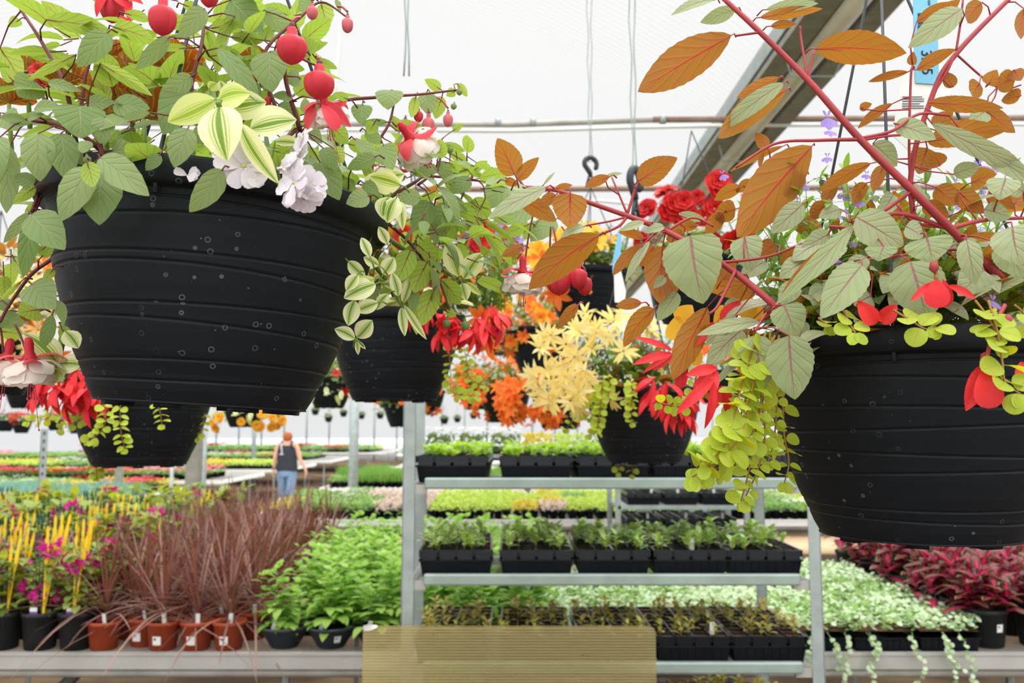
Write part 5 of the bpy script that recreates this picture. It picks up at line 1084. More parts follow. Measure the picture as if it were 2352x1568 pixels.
def tray_mesh(W=.272, D=.53, h=.062, name='tray', ribs=True):
    mb = MB(); w, d = W / 2, D / 2
    for z0, z1, i0, i1 in ((0, h, .014, .004),):
        q = [(-w + i0, -d + i0), (w - i0, -d + i0), (w - i0, d - i0), (-w + i0, d - i0)]; r = [(-w + i1, -d + i1), (w - i1, -d + i1), (w - i1, d - i1), (-w + i1, d - i1)]
        V = [(x, y, z0) for x, y in q] + [(x, y, z1) for x, y in r]; mb.add(V, [(0, 1, 5, 4), (1, 2, 6, 5), (2, 3, 7, 6), (3, 0, 4, 7), (3, 2, 1, 0)])
    for (lo, hi) in (((-w, -d, h - .006), (w, -d + .006, h)), ((-w, d - .006, h - .006), (w, d, h)), ((-w, -d + .006, h - .006), (-w + .006, d - .006, h)), ((w - .006, -d + .006, h - .006), (w, d - .006, h))): box(mb, lo, hi)
    if ribs:
        for i in range(8):
            x = -w + .03 + i * (W - .06) / 7; mb.add([(x - .006, -d + .011, .004), (x + .006, -d + .011, .004), (x + .006, -d + .0015, h - .007), (x - .006, -d + .0015, h - .007)], [(0, 1, 2, 3)])
    return mb.mesh(name, MAT['black'], smooth=False)
TRAY = tray_mesh()
def pack_mesh(W=.262, D=.52, z0=.06, z1=.096):
    mb = MB(); w, d = W / 2, D / 2
    for i in range(5):
        x = -w + i * W / 4; big = i in (0, 2, 4); box(mb, (x - (.0042 if big else .002), -d, z0 + .012), (x + (.0042 if big else .002), d, z1))
    for j in range(9):
        y = -d + j * D / 8; big = j % 2 == 0
        for i in range(4):
            x = -w + i * W / 4 + .004; box(mb, (x, y - (.003 if big else .0015), z0 + .012), (x + W / 4 - .008, y + (.003 if big else .0015), z1 - (0 if j in (0, 8) else .002)))
    for i in range(4):                # the notched front lip
        x = -w + i * W / 4; box(mb, (x + .006, -d - .004, z0 + .002), (x + W / 4 - .006, -d - .001, z1 - .002))
    return mb.mesh('cell_pack', MAT['pack'], smooth=False)
PACK = pack_mesh()
_m = MB(); _m.add([(-.13, -.258, .0885), (.13, -.258, .0885), (.13, .258, .0885), (-.13, .258, .0885)], [(0, 1, 2, 3)]); TSOIL = _m.mesh('soil', MAT['peat'])
MAT['sd_lime'] = leafmat('pale_seedling', S(150, 186, 84), S(180, 206, 80), S(180, 200, 120), S(180, 200, 100), S(186, 210, 130), None, .42, .2, S(180, 220, 50))
MAT['sd_green'] = leafmat('green_seedling', S(186, 222, 128), S(196, 222, 100), S(200, 216, 150), S(200, 216, 126), S(220, 238, 172), None, .2, .2, S(150, 190, 40))
MAT['sd_bronze'] = leafmat('bronze_seedling', S(190, 190, 100), S(214, 190, 80), S(190, 186, 108), S(200, 170, 86), S(220, 204, 110), S(234, 190, 74), .2, .1, S(214, 190, 50))
MAT['sd_yellow'] = leafmat('yellow_seedling', S(184, 176, 84), S(214, 194, 70), S(190, 180, 96), S(200, 180, 80), S(210, 184, 90), None, .2, .1, S(220, 190, 40))
def seedling(mat, h, n, L, seed):
    rr = random.Random(seed); mb = MB(); tube(mb, [Vector((0, 0, 0)), Vector((rr.uniform(-.004, .004), rr.uniform(-.004, .004), h * .5)), Vector((rr.uniform(-.008, .008), rr.uniform(-.008, .008), h))], .0016, .001, 5, 1)
    for k in range(n):
        t = .35 + .65 * k / max(1, n - 1); a = k * 2.3 + rr.uniform(-.4, .4); p = Vector((0, 0, h * t)); d = Vector((math.cos(a), math.sin(a), rr.uniform(-.1, .3) + .5 * t * t)).normalized(); l = L * rr.uniform(.7, 1.15) * (1.1 - .4 * t)
        leaf(mb, p, p + d * l, Vector((0, 0, 1)), l * .5, 'ov', bend=.14, fold=.12, nl=5, nw=1)
    return mb.mesh('seedling', [MAT[mat], MAT['stem_green']])
SEED = {'lush': [seedling('sd_lime', .04, 9, .055, i) for i in range(4)], 'green': [seedling('sd_green', .055, 9, .055, 10 + i) for i in range(4)], 'bronze': [seedling('sd_bronze', .05, 6, .042, 20 + i) for i in range(4)], 'yellow': [seedling('sd_yellow', .045, 7, .042, 30 + i) for i in range(4)], 'none': []}
def tray(x, y, z, kind, label, group, rz=0.0, tag=False, drop=.0):
    t = thing('seedling_tray', label, 'seedling tray', (x, y, z), group, rz); part('tray', TRAY, t); part('cell_pack', PACK, t); part('soil', TSOIL, t)
    for i in range(4):
        for j in range(8):
            if SEED[kind] and u(0, 1) > drop: part('seedling', SEED[kind][R.randrange(4)], t, (u(-.125, .125), -.2275 + j * .065 + u(-.03, .03), .082), (0, 0, u(0, 6.28)), u(.8, 1.2))
    if tag: part('plant_label', WLAB, t, (u(-.05, .1), -.21, .1), (.1, 0, u(-.3, .3)))
    return t
# silver dichondra flats and their trailing strands
for row in range(4):
    for c in range(7):
        x = .2 + c * .29 + (.0 if row < 3 else .1); y = 4.22 + row * .55
        if x > 1.95 and row > 0: continue
        t = thing('flat_of_silver_dichondra', 'flat of silvery trailing plants, %s from the basil, %s' % (ORD[c], rowname(row)), 'plant flat', (x, y, ZB + .001), 'silver flats on the front bench')
        part('tray', TRAY, t); part('soil', TSOIL, t); part('foliage', SIL[R.randrange(3)], t, (0, 0, .065), (0, 0, PI * R.randrange(2)))
        if row == 0:
            for s in range(3 if x > 1.2 else 0):
                o = Vector((x, y, ZB + .001)); x0 = x + u(-.12, .12); L = R.choice((.12, .16, .2, .26)); st = MB(); lf = MB(); path = smooth_path([Vector((x0, y - .27, ZB + .09)), Vector((x0 + u(-.02, .02), y - .335, ZB + .05)), Vector((x0 + u(-.03, .03), y - .34, ZB + .08 - L * .6)), Vector((x0 + u(-.05, .05), y - .34, ZB + .07 - L))], 6)
                tube(st, [p - o for p in path], .0012, .0008, 5)
                for p in path[3:]:
                    for q in range(1):
                        d = (rv(1) + Vector((0, -.4, -.2))).normalized(); leaf(lf, p - o, p - o + d * .022, (0, -1, .4), .022, 'ro', nl=4, nw=1)
                v = part('trailing_stem', st.mesh('trailing_stem', MAT['silver']), t); part('leaves', lf.mesh('leaves', MAT['silver']), v)
# coleus
def coleus(seed):
    rr = random.Random(seed); mb = MB()
    for s in range(9):
        a = s * .7 + rr.uniform(-.2, .2); r0 = .0 if s == 0 else rr.uniform(.04, .12); p = Vector((math.cos(a) * r0, math.sin(a) * r0, rr.uniform(.14, .26) - r0 * .5))
        for k in range(9):
            az = k * 1.57 + rr.uniform(-.3, .3) + (k // 4) * .8; el = .9 - .16 * k; d = Vector((math.cos(az) * math.cos(el), math.sin(az) * math.cos(el), math.sin(el))); L = rr.uniform(.08, .15) * (.6 + .06 * k); q = p + Vector((0, 0, .03 - .012 * k))
            leaf(mb, q, q + d * L, Vector((0, 0, 1)), L * .46, 'ov', bend=.1, fold=.1, nl=8, nw=2)
    return mb.mesh('foliage', MAT['coleus'])
COL = [coleus(i) for i in range(3)]; CPOT = pot_lathe(.074, .092, .17, .005, 'blackpot'); CST = sticker_mesh(lambda z: .0755 + z * .115, .075, .11, -1.5, -1.15)
n = 0
for row in range(9):
    for c in range(5):
        x = 2.16 + c * .235 + (0 if row < 2 else .1 * (row % 2)) + row * .012; y = 4.08 + row * .23
        if not seen(x, y, 1.0, 80): continue
        t = thing('potted_coleus', 'crimson-hearted coleus in a black pot, %s from the silver flats, %s' % (ORD[c], rowname(row)), 'potted plant', (x, y, ZB + .001), 'coleus on the front bench')
        part('pot', CPOT, t); part('foliage', COL[R.randrange(3)], t, (0, 0, .1), (0, 0, u(0, 6)), u(1.0, 1.15))
        if row == 0: part('sticker', CST, t, label='white price sticker')

# ---------------------------------------------------------------- the seedling rack
rk = thing('seedling_rack', 'galvanised steel shelving rack loaded with black seedling trays', 'rack', (.35, 3.2, 0))
def rpost(x, y, s):
    mb = MB(); box(mb, (x, y, 0), (x + .042 * s, y + .0035, 1.98)) if s > 0 else box(mb, (x + .042 * s, y, 0), (x, y + .0035, 1.98)); box(mb, (x - .0017, y, 0), (x + .0017, y + .045, 1.98)); z = .06
    while z < 1.95: box(mb, (x - .0022, y + .018, z), (x + .0022, y + .027, z + .016), 1); z += .038
    part('post', mb.mesh('post', [MAT['galv'], MAT['ink']], smooth=False), rk)
for x, y, s in ((-.745, -.01, 1), (.76, -.01, -1), (-.77, .6, 1), (.735, .6, -1)): rpost(x, y, s)
SH = (1.545, 1.205, .90, .59)
for z in SH:
    mb = MB(); box(mb, (-.665, -.03, z - .018), (.68, -.005, z + .022), bev=.006); part('shelf_bar', mb.mesh('shelf_bar', MAT['galv_green'], smooth=False), rk)
    mb = MB(); box(mb, (-.7, .555, z - .035), (.7, .58, z - .002)); part('shelf_bar', mb.mesh('shelf_bar', MAT['galv'], smooth=False), rk)
    mb = MB(); mb.add([(-.72, .0, z), (.72, .0, z), (.72, .56, z), (-.72, .56, z)], [(0, 1, 2, 3)]); part('shelf_mesh', mb.mesh('shelf_mesh', MAT['expanded'], smooth=False), rk)
    for s in (-1, 1):
        mb = MB(); box(mb, (s * .7 - .04, -.005, z - .036), (s * .7 + .04, .02, z - .004)); box(mb, (s * .71 - .012, .02, z - .03), (s * .71 + .012, .6, z - .004)); part('bracket', mb.mesh('bracket', MAT['alu'], smooth=False), rk)
    mb = MB(); mb.add([(.02 - .33, -.006, z - .018), (.05 - .33, -.006, z - .018), (.042 - .33, -.006, z - .034), (.038 - .33, -.006, z - .034)], [(0, 3, 2, 1)]); part('clip', mb.mesh('clip', MAT['galv'], smooth=False), rk)
XS = (-.215, .092, .373, .65, .928)
desc = (('lush', 'pale green', 'top shelf'), ('green', 'fresh green', 'second shelf'), ('bronze', 'bronze-yellow', 'third shelf'), ('yellow', 'yellow-green', 'lowest visible shelf'))
for s, (kd, dn, sh) in enumerate(desc):
    for c, x in enumerate(XS):
        tray(x + u(-.004, .004), 3.2 + .295, SH[s] + .002, kd, 'tray of %s seedlings, %s from the rack\'s left post, %s' % (dn, ORD[c], sh), 'trays on the steel rack', u(-.012, .012) if not (s == 1 and c == 0) else .03, tag=(c in (3,) and s in (1, 2)), drop=.04 if s < 2 else .1)
# racks farther back
def far_rack(x0, x1, y, dp, shelves, label, top):
    t = thing('seedling_rack', label, 'rack', ((x0 + x1) / 2, y, 0), 'racks behind'); w = (x1 - x0) / 2
    for sx in (-w, w):
        for sy in (0, dp): mb = MB(); box(mb, (sx - .02, sy - .02, 0), (sx + .02, sy + .02, top)); part('post', mb.mesh('post', MAT['galv'], smooth=False), t)
    for z in shelves: mb = MB(); box(mb, (-w, -.02, z - .03), (w, dp + .02, z)); part('shelf', mb.mesh('shelf', MAT['galv'], smooth=False), t)
    return t
far_rack(.84, 1.86, 7.0, .6, (1.13, .93, .66), 'smaller rack of bare soil trays behind the front bench', 1.42)
for s, z in enumerate((1.13, .93)):
    for c in range(3): tray(1.05 + c * .3, 7.29, z, 'none', 'tray of bare brown soil, %s from the thin post, %s of the small rack' % (ORD[c], ('upper shelf', 'lower shelf')[s]), 'soil trays on the small rack', tag=True)

# ---------------------------------------------------------------- bedding flats on the benches farther in
def bed(name, mat, n, hgt, L, asp, seed, fl=None, nf=0, shape='ov', up=.5, fs=.03):
    rr = random.Random(seed); mb = MB(); mats = [MAT[mat]] + ([MAT[fl]] if fl else [])
    for k in range(n):
        p = Vector((rr.uniform(-.14, .14), rr.uniform(-.27, .27), rr.uniform(.0, hgt * .7))); d = Vector((rr.uniform(-1, 1), rr.uniform(-1, 1), up + rr.uniform(-.5, .5))).normalized(); l = L * rr.uniform(.7, 1.2)
        leaf(mb, p, p + d * l, Vector((0, -.2, 1)) + Vector((rr.uniform(-.6, .6), rr.uniform(-.6, .6), 0)), l * asp, shape, bend=.1, fold=.12, nl=4, nw=1, rnd=rr.random())
    for k in range(nf):
        p = Vector((rr.uniform(-.14, .14), rr.uniform(-.27, .27), hgt * rr.uniform(.75, 1.15))); a0 = rr.uniform(0, 6)
        for q in range(5): a = a0 + q * 1.2566; d = Vector((math.cos(a), math.sin(a) * .9, .45)); leaf(mb, p, p + d * fs, (0, -.3, 1), fs * .9, 'ob', nl=3, nw=1, rnd=rr.random(), mi=1)
    return mb.mesh('foliage', mats)
MAT['lav'] = leafmat('blue_green_lavender', S(112, 160, 150), S(130, 176, 150), S(130, 170, 160), S(130, 170, 150), S(140, 184, 170), None, .35, 0, S(130, 180, 150))
MAT['pinkgreen'] = petalmat('pink_flushed_leaf', S(206, 190, 160), S(224, 196, 190), .35); MAT['limeleaf'] = petalmat('lime_leaf', S(176, 206, 76), S(206, 220, 110), .42); MAT['goldleaf'] = petalmat('golden_leaf', S(220, 206, 80), S(214, 190, 70), .42)
MAT['softgreen'] = petalmat('soft_green_leaf', S(120, 166, 80), S(160, 190, 110), .4); MAT['white_fl'] = petalmat('white_bloom', S(240, 240, 236), None, .3); MAT['pink_fl'] = petalmat('pink_bloom', S(240, 110, 140), S(246, 150, 160), .35); MAT['grass'] = petalmat('grass_blade', S(110, 158, 70), S(146, 184, 84), .35)
BEDS = {
    'lime': ('lime green bedding', bed('lime', 'limeleaf', 200, .13, .045, .6, 1)), 'green': ('mid green bedding', bed('green', 'softgreen', 200, .14, .05, .55, 2)), 'pale': ('white-flecked green bedding', bed('pale', 'softgreen', 170, .12, .045, .6, 3, 'white_fl', 26, fs=.018)),
    'pink': ('pale pink-flushed foliage', bed('pink', 'pinkgreen', 210, .12, .04, .6, 4)), 'gold': ('golden yellow foliage', bed('gold', 'goldleaf', 200, .13, .045, .6, 5)), 'red': ('red flowering bedding', bed('red', 'dark_leaf', 120, .12, .05, .6, 6, 'red', 46, fs=.028)),
    'coral': ('coral pink flowering bedding', bed('coral', 'softgreen', 120, .12, .05, .6, 7, 'pink_fl', 44, fs=.026)), 'lav': ('blue-green lavender', bed('lav', 'lav', 380, .16, .13, .07, 8, shape='st', up=1.5)), 'grass': ('grass-like green herbs', bed('grass', 'grass', 380, .1, .2, .035, 9, shape='st', up=2.2)),
    'white': ('white flowers over dark leaves', bed('white', 'dark_leaf', 120, .14, .05, .6, 12, 'white_fl', 40, fs=.02)), 'orange': ('yellow and orange flowers', bed('orange', 'softgreen', 120, .13, .05, .6, 13, 'gold_petal', 40, fs=.024)),
}
def pots_mesh():
    mb = MB()
    for i in range(3):
        for j in range(5): lathe(mb, [(0, 0), (.033, 0), (.043, .085), (.046, .086), (.046, .095), (.04, .095), (.036, .08), (0, .08)], 10, (-.092 + i * .092, -.2 + j * .1, 0))
    return mb.mesh('tray_of_pots', MAT['black'])
PTRAY = pots_mesh()
def beds(x0, x1, y0, rows, z, where, pick, sc=1.0, hgt=1.0, pots=False):
    n = int((x1 - x0) / (.3 * sc))
    for r in range(rows):
        for c in range(n):
            x = x0 + (c + .5) * .3 * sc; y = y0 + (r + .5) * .57 * sc
            if not seen(x, y, z, 40): continue
            k = pick(x, y, r, c)
            if not k: continue
            ds, me = BEDS[k]
            t = thing('bedding_flat', 'flat of %s, %s in the %s, %s' % (ds, ORD[min(c, 29)], rowname(r), where), 'plant flat', (x, y, z + .001), 'flats on the ' + where)
            part('tray', PTRAY if pots else TRAY, t, sc=(sc, sc, 1)); part('foliage', me, t, (0, 0, .07), (0, 0, PI * R.randrange(2)), (sc, sc, hgt * u(.85, 1.15)))
def choose(*w):
    return lambda x, y, r, c: R.choice(w)
bench(-2.75, 8, 9.4, 12.0, ZB, 'long bench behind the front one, full of lime and pink bedding flats', (-2.4, -.4, 1.6, 3.6, 6))
def pickB(x, y, r, c):
    p = pix(Vector((x, y, ZB)))[0] + u(-25, 25)
    return 'gold' if p < 690 else 'green' if p < 760 and r < 2 else R.choice(('green', 'pale')) if p < 850 else 'pink' if p < 975 else 'lime' if p < 1190 else R.choice(('gold', 'pink')) if p < 1280 else R.choice(('lime', 'green')) if p < 1330 else 'lime' if p < 1480 else R.choice(('green', 'pale', 'lime'))
beds(-2.7, 5.9, 9.45, 4, ZB, 'lime and pink bench', pickB, pots=True)
bench(-7.6, -4.55, 9.8, 12.0, ZB, 'bench of blue-green lavender beyond the bougainvillea', (-6.9, -4.8)); beds(-7.5, -4.6, 9.9, 3, ZB, 'lavender bench', lambda x, y, r, c: 'lav', hgt=1.05)
bench(-9, -5.3, 12.7, 14.6, ZB, 'narrow bench of red and yellow flowers beyond the lavender', (-8, -5.6)); beds(-8.8, -5.4, 12.8, 3, ZB, 'red and yellow bench', lambda x, y, r, c: R.choice(('gold', 'red', 'gold', 'coral')) if x > -7 else R.choice(('pale', 'green')), hgt=.9)
bench(-12.5, -5.35, 16.3, 19.0, ZB, 'bench with a row of red flowers along its near edge', (-12, -9, -5.6)); beds(-12.4, -5.4, 16.4, 2, ZB, 'red-flowered bench', lambda x, y, r, c: ('red' if x < -7.2 else 'coral') if r == 0 else R.choice(('gold', 'pale', 'coral')), 1.3, 1.0, True)
bench(-16, -5.35, 20.5, 24.0, ZB, 'far bench of pale green and yellow bedding', (-15, -10, -5.6)); beds(-15.5, -5.4, 20.6, 2, ZB, 'far pale green bench', lambda x, y, r, c: R.choice(('pale', 'gold', 'lime')) if x < -8 else R.choice(('gold', 'lime', 'coral')), 2.2)
bench(-17, -5.35, 26, 30, ZB, 'farther bench of pale mixed bedding', (-16, -10, -5.6)); beds(-17, -5.4, 26.1, 2, ZB, 'farther mixed bench', choose('pale', 'green', 'coral', 'lime'), 2.6)
bench(-17, -5.0, 34, 40, ZB, 'farthest bench of green bedding, near the white wall', (-16, -10, -5.6)); beds(-17, -5.2, 34.2, 2, ZB, 'farthest green bench', choose('green', 'lime', 'green', 'red', 'pale'), 3.2, 1.6)
bench(-3.1, 6, 14.2, 16.4, ZB, 'bench of grass-like herbs right of the aisle', (-2.9, 0, 4)); beds(-3.0, 4.5, 14.3, 3, ZB, 'herb bench', lambda x, y, r, c: 'grass' if pix(Vector((x, y, 1)))[0] > 800 or r > 0 else 'green', 1.0, .95, True)
bench(-3.1, 3, 19.2, 22.0, ZB, 'empty white bench right of the walking person', (-2.9, 0, 2.8), solid=True); bench(-2.6, 6, 24.5, 26.8, ZB, 'second empty white bench farther in', (-2.3, 0, 4), solid=True)
beds(-2.5, 5, 25.6, 1, ZB, 'second white bench', lambda x, y, r, c: R.choice(('coral', 'gold')) if x > -1.6 else None, 2.0)
bench(-4.2, 9, 32, 38, ZB, 'far bench of fresh green plants before the white wall', (-3, 3, 8)); beds(-4.1, 8, 32.2, 2, ZB, 'far fresh green bench', choose('green', 'lime', 'pale'), 2.8, 1.5)
bench(-3.0, 1.5, 17.2, 18.4, .5, 'low empty white bench beside the aisle', (-2.9, 1), solid=True)
far_rack(-.85, 1.75, 8.0, .6, (1.50, .5), 'taller rack whose top shelf holds mixed flowers, behind the seedling rack', 1.52)
for c in range(8):
    k = ('white', 'white', 'white', 'gold', 'lime', 'orange', 'coral', 'orange')[c]; t = thing('bedding_flat', 'flat of %s, %s on the tall rack behind' % (BEDS[k][0], ORD[c]), 'plant flat', (-.68 + c * .31, 8.3, 1.501), 'flats on the tall rack'); part('tray', TRAY, t); part('foliage', BEDS[k][1], t, (0, 0, .06), sc=(1, 1, 1.15))

# ---------------------------------------------------------------- fluted panel leaning before the rack
def fluted():
    k = NT('yellowed_fluted_plastic'); tc = k.n('ShaderNodeTexCoord'); s = k.n('ShaderNodeSeparateXYZ', Vector=tc.outputs['Object']); nz = k.n('ShaderNodeTexNoise', Vector=tc.outputs['Object'], Scale=6.0, Detail=4.0); n2 = k.n('ShaderNodeTexNoise', Vector=tc.outputs['Object'], Scale=80.0, Detail=2.0)
    w = k.math('ADD', k.math('MULTIPLY', k.math('SINE', k.math('MULTIPLY', s.outputs[2], 6.283 / .0095)), .5), .5)
    c = k.mix(nz.outputs[0], S(252, 230, 150), S(244, 222, 142)); c = k.mix(k.math('MULTIPLY', w, .6), c, S(255, 250, 214)); c = k.mix(k.math('GREATER_THAN', n2.outputs[0], .72), c, S(110, 90, 60))
    bp = k.n('ShaderNodeBump', Height=w, Strength=.5, Distance=.003); tl = k.n('ShaderNodeBsdfTranslucent', Color=c)
    body = k.mixs(.6, k.principled(c, .3, .5, 0, bp.outputs[0]), tl.outputs[0])
    rf = k.n('ShaderNodeBsdfRefraction', Color=(.98, .93, .76, 1), Roughness=.3, IOR=1.03)
    return k.end(k.mixs(k.math('ADD', .24, k.math('MULTIPLY', w, .32)), rf.outputs[0], body))
pn = thing('fluted_panel', 'yellowed twin-wall plastic sheet with fine horizontal flutes, standing in front of the rack', 'panel', (GX(1170, 3.0), 3.0, 0))
w = 654 / F * 3.0 / 2; hh = 1.75 - (1424 - 980) * 3.0 / F
mb = MB(); tube_pts = []; rc = .02; prof = [(-w, 0), (w, 0), (w, hh - rc), (w - rc * .3, hh - rc * .3), (w - rc, hh), (-w + rc * .6, hh), (-w, hh - rc * .6)]; m = len(prof)
mb.add([(x, 0, z) for x, z in prof] + [(x, .008, z) for x, z in prof], [tuple(range(m))]); mb.f.append(np.array([tuple(range(m, 2 * m))[::-1]])); mb.m.append(np.zeros(1, int)); mb.f.append(np.array([(i, i + m, (i + 1) % m + m, (i + 1) % m) for i in range(m)])); mb.m.append(np.zeros(m, int))
part('sheet', mb.mesh('sheet', fluted(), smooth=False), pn)
mb = MB(); leaf(mb, Vector((-w - .002, -.004, hh - .005)), Vector((-w + .05, -.004, hh + .002)), (0, -1, 0), .022, 'ov', nl=5, nw=1, wave=.2); part('torn_tape', mb.mesh('torn_tape', MAT['white_tag']), pn, label='scrap of grey tape at the corner')

# ---------------------------------------------------------------- the walking person
ps = thing('person', 'person with short red hair, charcoal tank top and light jeans walking away down the aisle', 'person', (GX(664, 17.7), 17.7, .012))
def skin_body():
    J = [((0, 0, .94), .15), ((0, .0, 1.1), .15), ((0, 0, 1.28), .15), ((0, -.01, 1.4), .085), ((0, .0, 1.46), .055), ((0, .02, 1.53), .085), ((0, .03, 1.6), .075)]
    E = [(0, 1), (1, 2), (2, 3), (3, 4), (4, 5), (5, 6)]
    def chain(start, pts):
        a = start
        for p, r in pts: J.append((p, r)); E.append((a, len(J) - 1)); a = len(J) - 1
        return a
    for s in (-1, 1):
        f = 1 if s < 0 else -1
        wr = chain(3, [((s * .13, -.01, 1.385), .062), ((s * .19, -.01, 1.35), .06), ((s * (.26 if s > 0 else .24), -.03, 1.1), .045), ((s * (.36 if s > 0 else .27), .03, .9), .03)])
        q = J[wr][0]; pm = chain(wr, [((q[0] + s * .015, q[1] + .01, q[2] - .06), .032)]); c = J[pm][0]
        for i, (dx, l) in enumerate(((-.024, .065), (-.008, .075), (.008, .07), (.024, .055))): chain(pm, [((c[0] + s * .004, c[1] + dx, c[2] - .04), .0105), ((c[0] - s * .004, c[1] + dx * 1.2, c[2] - .04 - l * .5), .009), ((c[0] - s * .014, c[1] + dx * 1.2, c[2] - .04 - l), .008)])
        chain(pm, [((c[0] - s * .02, c[1] + .03, c[2] - .005), .0115), ((c[0] - s * .026, c[1] + .045, c[2] - .04), .009)])
        chain(0, [((s * .1, 0, .86), .125), ((s * .1, f * .08, .48), .075), ((s * .1, f * .02 - .03, .1), .048), ((s * .1, f * .02 + .1, .035), .036)])
    me = bpy.data.meshes.new('body'); me.from_pydata([j[0] for j in J], E, []); me.materials.append(MAT['skin'])
    o = part('body', me, ps); sk = o.modifiers.new('skin', 'SKIN'); sk.use_smooth_shade = True
    sv = me.skin_vertices[0].data
    for i, (p, r) in enumerate(J): sv[i].radius = (r, r * .8 if i < 4 else r)
    sv[0].use_root = True; o.modifiers.new('sub', 'SUBSURF').levels = 1; o.modifiers['sub'].render_levels = 1
    return o
body = skin_body()
def loft(secs, mat, name, n=20, label=None, parent=None):
    mb = MB(); a = np.linspace(0, 2 * PI, n, endpoint=False); V = np.concatenate([np.stack([cx + rx * np.cos(a), cy + ry * np.sin(a), np.full(n, z)], -1) for cx, cy, z, rx, ry in secs]); mb.add(V, grid_faces(len(secs), n, True)); return part(name, mb.mesh(name, MAT[mat]), parent or ps, label=label)
tk = loft([(0, 0, .84, .2, .16), (0, 0, .88, .222, .17), (0, 0, 1.0, .205, .165), (0, 0, 1.12, .195, .16), (0, 0, 1.24, .2, .165), (0, -.005, 1.3, .185, .15), (0, -.01, 1.34, .15, .125), (0, -.01, 1.365, .125, .11)], 'tank', 'tank_top')
for s in (-1, 1):
    mb = MB(); tube(mb, smooth_path([Vector((s * .13, -.12, 1.31)), Vector((s * .1, -.1, 1.4)), Vector((s * .1, .0, 1.445)), Vector((s * .1, .1, 1.36))], 4), .022, .022, 8); part('strap', mb.mesh('strap', MAT['tank']), tk)
jn = loft([(0, 0, .96, .19, .15), (0, 0, .9, .205, .165), (0, 0, .8, .2, .165), (0, 0, .75, .19, .155)], 'jeans', 'jeans')
for s in (-1, 1):
    f = 1 if s < 0 else -1; loft([(s * .1, 0, .82, .1, .14), (s * .1, f * .02, .7, .1, .12), (s * .1, f * .07, .48, .082, .095), (s * .1, f * .05 - .02, .25, .072, .08), (s * .1, f * .02 - .03, .07, .07, .08)], 'jeans', 'trouser_leg', parent=jn)
mb = MB(); lathe(mb, [(0, 1.64), (.045, 1.632), (.08, 1.6), (.097, 1.55), (.094, 1.5), (.075, 1.465), (.05, 1.45), (0, 1.46)], 18, (0, -.005, 0)); part('hair', mb.mesh('hair', MAT['hair']), ps, label='short red hair')
mb = MB()
for s in (-1, 1): lathe(mb, [(0, -.011), (.011, 0), (0, .011)], 8, (s * .033, .105, 1.55))
part('eyes', mb.mesh('eyes', MAT['sticker']), ps)
mb = MB(); lathe(mb, [(0, -.02), (.016, -.012), (.008, .02), (0, .03)], 8, (0, .11, 1.525)); part('nose', mb.mesh('nose', MAT['skin']), ps)
mb = MB(); lathe(mb, [(0, -.006), (.022, 0), (0, .006)], 8, (0, .095, 1.488)); part('mouth', mb.mesh('mouth', MAT['pinkbud']), ps)
mb = MB(); tube(mb, smooth_path([Vector((-.085, -.13, 1.41)), Vector((-.08, -.17, 1.33)), Vector((-.065, -.175, 1.24)), Vector((-.075, -.178, 1.2))], 5), .014, .009, 6); box(mb, (-.115, -.184, 1.185), (-.03, -.172, 1.2)); part('ribbon', mb.mesh('ribbon', MAT['white_fl']), tk, label='pale cream ribbon')
mb = MB(); lathe(mb, [(.034, -.012), (.036, 0), (.034, .012)], 12, (-.272, .03, .905)); part('wristband', mb.mesh('wristband', MAT['ink']), ps)

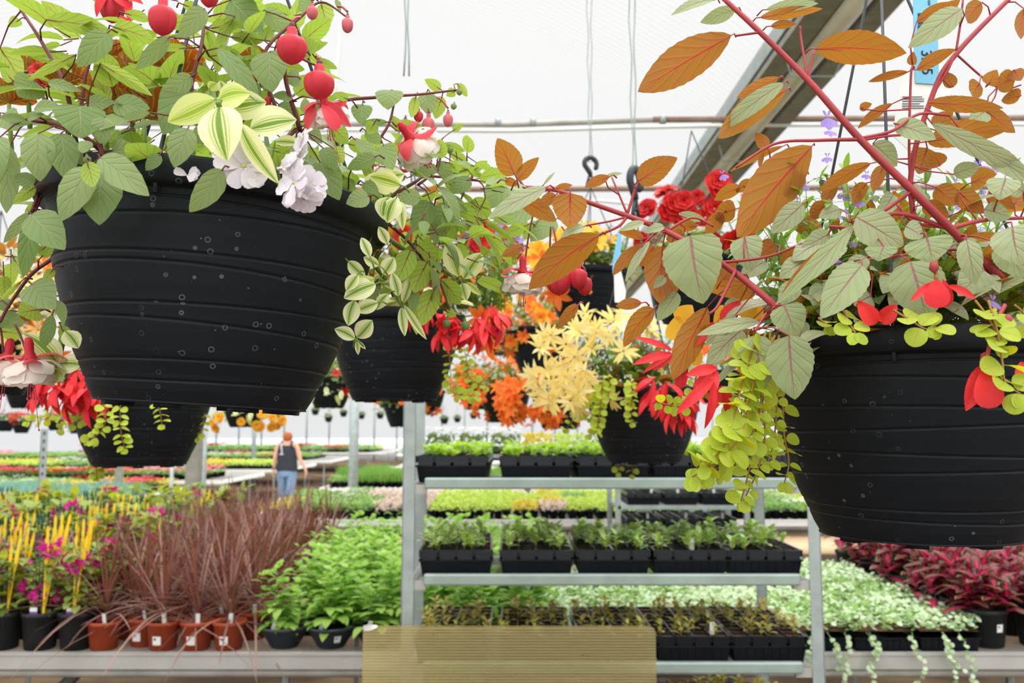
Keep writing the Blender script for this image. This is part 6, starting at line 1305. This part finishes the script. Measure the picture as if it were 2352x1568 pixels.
# ---------------------------------------------------------------- daylight and camera
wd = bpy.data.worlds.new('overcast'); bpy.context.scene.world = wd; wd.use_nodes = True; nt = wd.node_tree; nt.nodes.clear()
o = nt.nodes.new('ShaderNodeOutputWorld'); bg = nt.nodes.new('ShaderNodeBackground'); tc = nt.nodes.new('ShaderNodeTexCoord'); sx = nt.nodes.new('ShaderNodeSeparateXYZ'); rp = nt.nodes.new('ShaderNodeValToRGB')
nt.links.new(tc.outputs['Generated'], sx.inputs[0]); nt.links.new(sx.outputs[2], rp.inputs[0]); mr = nt.nodes.new('ShaderNodeMapRange'); mr.inputs[1].default_value = .1; mr.inputs[2].default_value = -.6; mr.inputs[3].default_value = 1.0; mr.inputs[4].default_value = 2.1; nt.links.new(sx.outputs[1], mr.inputs[0]); vm_ = nt.nodes.new('ShaderNodeVectorMath'); vm_.operation = 'SCALE'; nt.links.new(rp.outputs[0], vm_.inputs[0]); nt.links.new(mr.outputs[0], vm_.inputs['Scale']); nt.links.new(vm_.outputs[0], bg.inputs[0]); nt.links.new(bg.outputs[0], o.inputs[0])  # sky scaled brighter behind the camera, added as frontal fill
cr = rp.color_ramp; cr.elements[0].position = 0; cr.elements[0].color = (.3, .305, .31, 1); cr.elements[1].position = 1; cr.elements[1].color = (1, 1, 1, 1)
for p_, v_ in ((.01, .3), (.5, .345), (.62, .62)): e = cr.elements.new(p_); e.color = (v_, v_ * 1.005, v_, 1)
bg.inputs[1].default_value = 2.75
sn = bpy.data.lights.new('sun', 'SUN'); sn.energy = 2.1; sn.angle = math.radians(50); so = bpy.data.objects.new('sun', sn); C.objects.link(so); so.rotation_euler = Euler((math.radians(-28), math.radians(10), 0))
cd = bpy.data.cameras.new('camera'); co = bpy.data.objects.new('camera', cd); C.objects.link(co); co.location = CAM; co.rotation_euler = (PI / 2 + PITCH, 0, 0)
cd.sensor_width = 36; cd.lens = F / 2352 * 36; cd.clip_start = .02; cd.clip_end = 200; cd.dof.use_dof = True; cd.dof.focus_distance = .82; cd.dof.aperture_fstop = 10.0
sc = bpy.context.scene; sc.camera = co
sc.view_settings.view_transform = 'Standard'; sc.view_settings.look = 'None'; sc.view_settings.gamma = 1; sc.view_settings.exposure = 0.0; sc.view_settings.use_curve_mapping = False
cy = sc.cycles; cy.use_adaptive_sampling = True; cy.adaptive_threshold = .02; cy.max_bounces = 6; cy.diffuse_bounces = 3; cy.glossy_bounces = 2; cy.transmission_bounces = 5; cy.transparent_max_bounces = 12; cy.use_denoising = True; cy.caustics_reflective = False; cy.caustics_refractive = False
